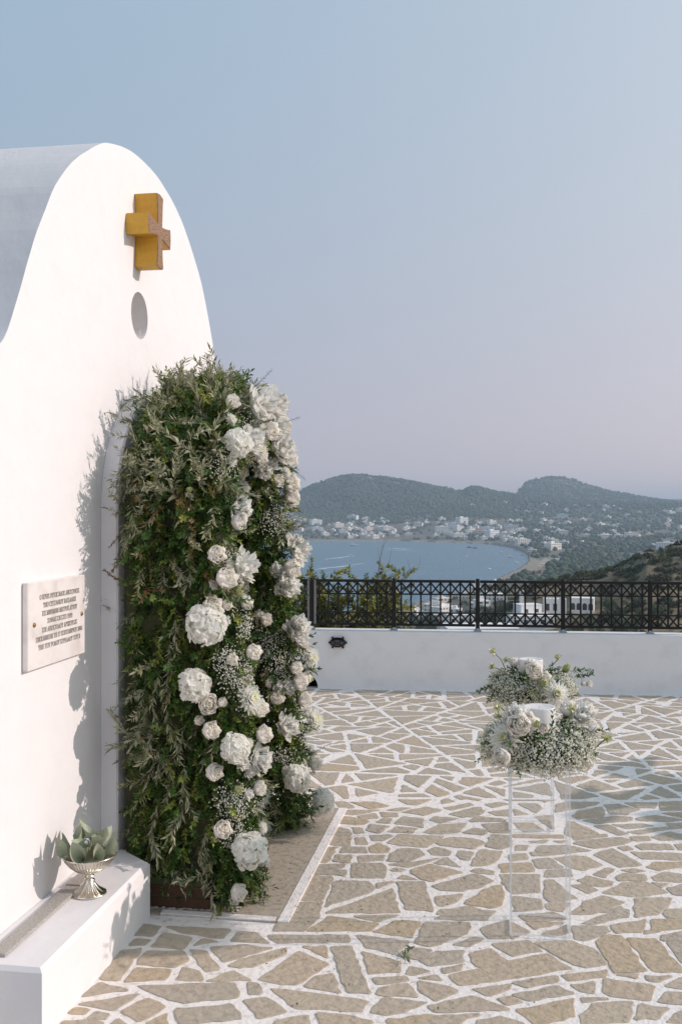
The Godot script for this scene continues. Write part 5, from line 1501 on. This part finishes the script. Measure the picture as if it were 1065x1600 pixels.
# ---------- buildings ----------
func block(parent: Node, nm: String, mn: Vector3, mx: Vector3, mat: Material) -> MeshInstance3D:
	var g := MB.new(); g.box(mn, mx)
	return obj(nm, g.mesh(), mat, parent)
func make_houses():
	# far town: small compound blocks with setbacks, dark window bands recessed
	var kinds := []
	for v in 6:
		var mb := MB.new()
		var tone: Color = [Color(0.80, 0.78, 0.75), Color(0.78, 0.74, 0.68), Color(0.78, 0.74, 0.68), Color(0.80, 0.79, 0.77), Color(0.70, 0.60, 0.50), Color(0.72, 0.73, 0.74)][v]
		mb.col = tone
		var w: float = [9, 14, 22, 12, 10, 30][v]; var dp: float = [8, 9, 11, 10, 9, 13][v]; var st: int = [2, 2, 3, 1, 2, 4][v]
		for k in st:
			var y := k * 3.2
			mb.col = tone; mb.box(Vector3(-w / 2, y, -dp / 2), Vector3(w / 2, y + 0.9, dp / 2)); mb.box(Vector3(-w / 2, y + 2.4, -dp / 2), Vector3(w / 2, y + 3.2, dp / 2))
			mb.box(Vector3(-w / 2 + 0.25, y + 0.9, -dp / 2 + 0.25), Vector3(w / 2 - 0.25, y + 2.4, dp / 2 - 0.25))
			var n := int(w / 3.4)
			for q in n + 1:
				var x := -w / 2 + w * q / n
				mb.box(Vector3(clampf(x - 0.9, -w / 2, w / 2), y + 0.9, dp / 2 - 0.25), Vector3(clampf(x + 0.9, -w / 2, w / 2), y + 2.4, dp / 2))
			mb.col = Color(0.10, 0.12, 0.14)
			for q in n: mb.box(Vector3(-w / 2 + w * (q + 0.5) / n - w / n * 0.5 + 0.95, y + 0.95, dp / 2 - 0.25), Vector3(-w / 2 + w * (q + 0.5) / n + w / n * 0.5 - 0.95, y + 2.35, dp / 2 - 0.15))
		mb.col = tone * 0.95
		mb.box(Vector3(-w / 2, st * 3.2, -dp / 2), Vector3(w / 2, st * 3.2 + 0.5, -dp / 2 + 0.3)); mb.box(Vector3(-w * 0.2, st * 3.2, -dp * 0.3), Vector3(w * 0.1, st * 3.2 + 2.4, dp * 0.1))
		if v == 4:
			mb.col = Color(0.38, 0.20, 0.13)
			var y2 := st * 3.2 + 0.02
			var pk := y2 + 2.2
			mb.quad(Vector3(-w / 2, y2, dp / 2), Vector3(-w / 2, pk, 0), Vector3(w / 2, pk, 0), Vector3(w / 2, y2, dp / 2))
			mb.quad(Vector3(-w / 2, y2, -dp / 2), Vector3(-w / 2, pk, 0), Vector3(w / 2, pk, 0), Vector3(w / 2, y2, -dp / 2))
			mb.tri(Vector3(-w / 2, y2, dp / 2), Vector3(-w / 2, pk, 0), Vector3(-w / 2, y2, -dp / 2)); mb.tri(Vector3(w / 2, y2, dp / 2), Vector3(w / 2, pk, 0), Vector3(w / 2, y2, -dp / 2))
		kinds.append(mb.mesh())
	var word := ["small white two-storey house", "long cream two-storey house", "broad cream three-storey hotel", "low white one-storey house", "brown house with a tiled roof", "long grey four-storey hotel"]
	var n := 0
	var spots := []
	for k in 190: spots.append([rnd(458, 800), 0])
	for k in 200: spots.append([rnd(700, 1064), 1])
	for k in 34: spots.append([rnd(625, 775), 2])
	for e in spots:
		var x: float = e[0]
		var sp := sea_span(x)
		var z := 0.0
		if e[1] == 0: z = sp.y + 70 + pow(rng.randf(), 1.2) * 520
		elif e[1] == 1: z = rnd(1900, 3900) if n % 4 else rnd(2500, 3400)
		else: z = rnd(560, sp.x - 80)
		if e[1] == 1 and z < sp.y + 120: continue
		if e[1] == 2 and sp.x < 660: continue
		var h := hgt(x, z)
		if h < 1 or sandy(x, z): continue
		var p := wpos(x, z, h)
		if nz.get_noise_2d(p.x * 0.006 + 9, p.z * 0.006) < -0.06 and e[1] != 2 and n % 5: 
			n += 1
			continue
		var v: int = [0, 0, 1, 1, 2, 3, 3, 4, 0, 5, 1, 3][rng.randi() % 12]
		if e[1] == 2 and v == 5: v = 0
		var o := obj("town_house", kinds[v], M.far, null, Transform3D(Basis(Vector3.UP, rnd(-0.6, 0.9)).scaled(Vector3.ONE * rnd(1.15, 1.7) * (0.6 if e[1] == 2 else 1.0)), p - Vector3(0, 1.2, 0)))
		var place: String = ["in the far town below the wooded hill", "on the plain behind the beach", "above the near shore seen through the railing"][e[1]]
		tag(o, "%s %s" % [word[v], place], "house", "%s houses %s" % [word[v].split(" ")[1], place])
		n += 1
	# white houses below the terrace, seen through the railing
	var wall := surf(Color(0.90, 0.89, 0.88), 0.9, null, null, 1.0)
	var dark := std(Color(0.22, 0.24, 0.26), 0.4)
	var red := std(Color(0.55, 0.18, 0.12), 0.7)
	var villa := func(nm: String, label: String, px0: float, px1: float, ytop: float, ybot: float, dist: float, turn: float, wins: int, storeys: int, crenel: bool, arches: bool):
		var w := (px1 - px0) / F * dist; var hh := (ybot - ytop) / F * dist + 4.0
		var o := thing(nm, label, "house", Transform3D(Basis(Vector3.UP, turn), at((px0 + px1) * 0.5, ybot, dist) - Vector3(0, 4.0, 0)))
		var dp := w * 0.75
		block(o, "wall", Vector3(-w / 2, 0, -dp), Vector3(w / 2, hh, 0), wall)
		var fl := (hh - 4.0) / storeys
		for s in storeys:
			for k in wins:
				var cx := -w / 2 + w * (k + 0.5) / wins
				var y := 4.0 + fl * s + fl * 0.3
				var ww := minf(0.5, w / wins * 0.3)
				var wn := Node3D.new(); wn.name = "window"; o.add_child(wn, true)
				if arches:
					var g := MB.new()
					var ap := arch_poly(cx, ww * 1.3, y + fl * 0.25, 10, y - 0.3)
					for q in ap.size() - 2: g.tri(Vector3(ap[0].x, ap[0].y, 0.01), Vector3(ap[q + 1].x, ap[q + 1].y, 0.01), Vector3(ap[q + 2].x, ap[q + 2].y, 0.01))
					obj("pane", g.mesh(), dark, wn)
				else:
					block(wn, "pane", Vector3(cx - ww, y, 0.004), Vector3(cx + ww, y + fl * 0.42, 0.02), dark)
					block(wn, "sill", Vector3(cx - ww - 0.12, y - 0.12, 0.0), Vector3(cx + ww + 0.12, y - 0.005, 0.14), wall)
					block(wn, "lintel", Vector3(cx - ww - 0.1, y + fl * 0.42 + 0.005, 0.0), Vector3(cx + ww + 0.1, y + fl * 0.42 + 0.1, 0.1), wall)
		if crenel:
			var m := int(w / 0.9)
			for k in m: block(o, "merlon", Vector3(-w / 2 + w * k / m, hh, -0.3), Vector3(-w / 2 + w * (k + 0.5) / m, hh + 0.5, 0.0), wall)
		else: block(o, "roof_parapet", Vector3(-w / 2 - 0.08, hh, -dp - 0.08), Vector3(w / 2 + 0.08, hh + 0.25, 0.08), wall)
	villa.call("white_villa", "white villa with small battlements on its roof seen through the railing", 849, 884, 936, 962, 262.0, -0.15, 3, 1, true, false)
	villa.call("white_villa", "broad white villa with a plain flat roof below the dry hill", 812, 848, 946, 966, 258.0, 0.3, 2, 1, false, false)
	villa.call("white_villa", "white villa with a row of arched openings beside the trees", 890, 926, 936, 958, 266.0, -0.3, 4, 1, false, true)
	villa.call("white_villa", "long white lower house in front of the battlemented villa", 800, 868, 964, 980, 250.0, 0.1, 5, 1, false, false)
	villa.call("white_villa", "white arcaded house just above the parapet top", 700, 812, 984, 1000, 215.0, 0.05, 8, 1, false, true)
	villa.call("white_villa", "small white house with two windows just above the parapet top", 822, 850, 982, 1000, 212.0, -0.1, 2, 1, false, false)
	villa.call("white_villa", "low white house by the shore road behind the railing", 700, 742, 962, 978, 300.0, 0.2, 3, 1, false, false)
	villa.call("white_villa", "small white hut on the dark slope behind the railing", 812, 818, 924, 930, 300.0, 0.2, 1, 1, false, false)
	# parked red car among the trees
	var ct := thing("parked_car", "small red car parked among the trees below the railing", "car", Transform3D(Basis(Vector3.UP, 0.3), at(899, 980, 240) - Vector3(0, 0.6, 0)))
	var cb := MB.new(); cb.cbox(Vector3(-2.0, 0.35, -0.8), Vector3(2.0, 0.95, 0.8), 0.12); cb.cbox(Vector3(-1.3, 0.94, -0.72), Vector3(0.9, 1.45, 0.72), 0.2)
	obj("body", cb.mesh(), red, ct)
	for x in [-1.25, 1.25]:
		for z in [-0.78, 0.78]:
			var wm := MB.new(); wm.bar(Vector3(x, 0.32, z - 0.1), Vector3(x, 0.32, z + 0.1), 0.32, 0.32, 12, true)
			obj("wheel", wm.mesh(), M.black, ct)
	# trees in the valley
	var crown := []
	for v in 3:
		var mb := MB.new()
		var lobes := []
		for k in 7: lobes.append([Vector3(rnd(-1, 1) * 0.75, 0.9 + rnd(0, 1.1), rnd(-1, 1) * 0.75), rnd(0.5, 0.85)])
		for k in 900:
			var lb: Array = lobes[k % 7]
			var o := rvec()
			var p: Vector3 = lb[0] + o * lb[1] * rnd(0.75, 1.0)
			var f := rnd(0.7, 1.3)
			mb.col = Color(0.085 * f, 0.115 * f, 0.045 * f)
			var dd := (o + rvec() * 0.7).normalized()
			mb.leaf(p, dd, dd.cross(rvec()).normalized(), rnd(0.14, 0.26), rnd(0.1, 0.2), 0.2, 0.1)
		crown.append(mb.mesh())
	var tk := MB.new(); tk.col = Color(0.12, 0.09, 0.07)
	tk.bar(Vector3(0, -0.5, 0), Vector3(0.05, 0.9, 0), 0.12, 0.08, 8)
	for k in 5: tk.bar(Vector3(0.05, 0.8, 0), Vector3(cos(k * 1.3) * 0.6, 1.5, sin(k * 1.3) * 0.6), 0.06, 0.025, 5)
	var tkm := tk.mesh()
	var tl := vcol(0.7, 0.2)
	var list := []
	for e in [[935, 962, 230, 3.0], [948, 945, 260, 3.4], [962, 955, 235, 3.2], [975, 962, 225, 3.0], [990, 958, 230, 3.0], [1003, 965, 240, 2.6], [905, 962, 235, 3.0], [918, 958, 245, 2.8], [888, 972, 230, 2.6], [930, 978, 215, 2.6], [945, 980, 210, 2.2], [960, 984, 205, 2.2], [985, 980, 210, 2.5], [1010, 984, 205, 2.2], [1040, 985, 200, 2.2], [1025, 950, 240, 2.8], [880, 985, 205, 2.0], [905, 986, 205, 2.0], [688, 955, 420, 3.8], [700, 950, 450, 4.0], [715, 955, 430, 4.0], [728, 948, 470, 4.0], [665, 958, 430, 3.6], [742, 958, 400, 3.5], [650, 952, 480, 3.8], [760, 972, 330, 3.2], [770, 962, 350, 3.0], [680, 975, 330, 3.0], [640, 968, 350, 3.0], [730, 985, 260, 2.4], [660, 985, 260, 2.6], [620, 980, 280, 2.6], [786, 905, 900, 7.0], [775, 908, 860, 6.0], [790, 912, 800, 5.0], [972, 876, 318, 1.6], [985, 892, 310, 1.8], [1000, 880, 318, 1.5], [1030, 878, 322, 1.8], [1045, 890, 315, 2.0]]: list.append(e)
	for k in list.size():
		var e: Array = list[k]
		var h: float = e[3]
		var bot := at(e[0], e[1], e[2]) - Vector3(0, h * 0.5, 0)
		var gh: float = EYE - SEA + hgt(e[0], e[2])
		if absf(gh - bot.y) < 30.0: bot.y = gh
		var place := "in the valley below the white villas" if e[2] < 300 and e[0] > 860 else ("near the shore seen through the railing" if e[0] < 800 else "on the dry hill")
		var t := thing("tree", "%s tree %s" % [["round dark green", "spreading green", "bushy olive green"][k % 3], place], "tree", Transform3D(Basis(Vector3.UP, rnd(0, TAU)).scaled(Vector3.ONE * h * 0.5), bot), "%s trees %s" % [["round", "spreading", "bushy"][k % 3], place])
		obj("trunk", tkm, M.stem, t)
		obj("crown", crown[k % 3], tl, t)
func make_far_small():
	var bt := MB.new()
	bt.col = Color(0.8, 0.8, 0.8)
	var hull := []
	for i in 5:
		var x := -1.0 + i * 0.5
		var w: float = [0.32, 0.4, 0.4, 0.3, 0.02][i]
		for j in 5: hull.append(Vector3(x, 0.32 - 0.5 * (1.0 - absf(j / 2.0 - 1.0)), w * (j / 2.0 - 1.0)))
	bt.grid(hull, 5, 5)
	bt.box(Vector3(-0.6, 0.1, -0.25), Vector3(0.3, 0.5, 0.25)); bt.box(Vector3(-0.5, 0.75, -0.28), Vector3(0.1, 0.8, 0.28))
	bt.box(Vector3(-0.5, 0.5, -0.02), Vector3(-0.46, 0.75, 0.02)); bt.box(Vector3(0.06, 0.5, -0.02), Vector3(0.1, 0.75, 0.02))
	var bm := bt.mesh()
	var cols := [Color(1, 1, 1), Color(0.55, 0.9, 0.75), Color(1, 1, 1)]
	var mats := [M.far, std(Color(0.35, 0.62, 0.52), 0.6), M.far]
	var k := 0
	for e in [[549, 869, 6.0, 0.1], [733, 856, 9.0, 0.0], [742, 857, 9.0, 0.3], [728, 869, 4.0, 0.8], [718, 876, 3.0, 0.2], [672, 867, 4.5, 0.1], [782, 864, 6.0, 0.2], [797, 871, 8.0, 0.0], [806, 880, 6.0, 0.4], [830, 858, 5.0, 0.0], [764, 890, 5.0, 0.5], [552, 853, 14.0, 0.0], [600, 899, 3.0, 0.2], [815, 868, 5.0, 0.3]]:
		var d := sea_d(e[1])
		var o := obj("boat", bm, mats[1] if k == 1 or k == 2 else M.far, null, Transform3D(Basis(Vector3.UP, e[3]).scaled(Vector3.ONE * e[2] * 0.7), Vector3((e[0] - CX) / F * d, EYE - SEA + 0.1, -d)))
		tag(o, ["white motor boat trailing a long wake in the bay", "green pedal boat moored off the far beach"][1 if k == 1 or k == 2 else 0] if k < 3 else ("white boat lying still in the bay"), "boat", "" if k == 0 else ("green boats off the far beach" if k < 3 else "white boats in the bay"))
		k += 1
	# wakes: foam on the water
	k = 0
	for e in [[[551, 868], [507, 875], 2.6], [[570, 880], [480, 892], 3.0], [[644, 858], [604, 857], 2.2], [[660, 861], [600, 860], 1.0]]:
		var g := MB.new()
		var pts := []
		for i in 26:
			var t := i / 25.0
			var py: float = lerpf(e[0][1], e[1][1], t) + 0.5 * sin(t * 5.0)
			var px: float = lerpf(e[0][0], e[1][0], t)
			var d := sea_d(py)
			var hw: float = d / F * e[2] * (0.25 + 0.75 * sin(PI * minf(t * 1.5, 1.0) * 0.5)) * (0.5 + 0.5 * absf(nz.get_noise_1d(px * 3.1)) * 2.2) * (1.0 - 0.6 * t)
			var dz := hw * d / SEA * 0.35
			pts.append(Vector3((px - CX) / F * d, EYE - SEA + 0.25, -d - dz)); pts.append(Vector3((px - CX) / F * d, EYE - SEA + 0.25, -d + dz))
		g.grid(pts, 26, 2)
		var o := obj("boat_wake", g.mesh(), M.foam)
		tag(o, ["white foam wake behind the motor boat", "long thin foam streak on the bay water near the shrub", "short foam streak off the far town", "faint foam line off the far town"][k], "wake")
		k += 1
	# canopies on the beach
	var cm := MB.new(); cm.col = Color(0.72, 0.70, 0.66)
	cm.box(Vector3(-6, 2.4, -1.6), Vector3(6, 2.6, 1.6))
	for x in [-5.6, 0.0, 5.6]: cm.box(Vector3(x - 0.1, 0, -0.1), Vector3(x + 0.1, 2.4, 0.1))
	var cmm := cm.mesh()
	for r in 5:
		for q in 4:
			var px := 842.0 + q * 9.0 + r * 2.2; var py := 889.0 - r * 3.0 - q * 2.0
			var d := sea_d(py)
			var o := obj("beach_canopy", cmm, M.far, null, Transform3D(Basis(Vector3.UP, 0.7), wpos(px, d, maxf(hgt(px, d), 0.5))))
			tag(o, "pale sunshade canopy over loungers on the sandy beach", "canopy", "canopies in rows on the beach")


func _ready():
	rng.seed = 7
	nz.seed = 5; nz.frequency = 1.0; nz.fractal_octaves = 4
	nz2.seed = 9; nz2.frequency = 1.0; nz2.fractal_octaves = 5
	make_light()
	make_materials()
	make_terrace()
	make_parapet()
	make_chapel()
	make_land()
	make_sprigs()
	make_flowers()
	make_arch()
	make_stands()
	make_goblet()
	make_small()
	make_houses()
	make_far_small()
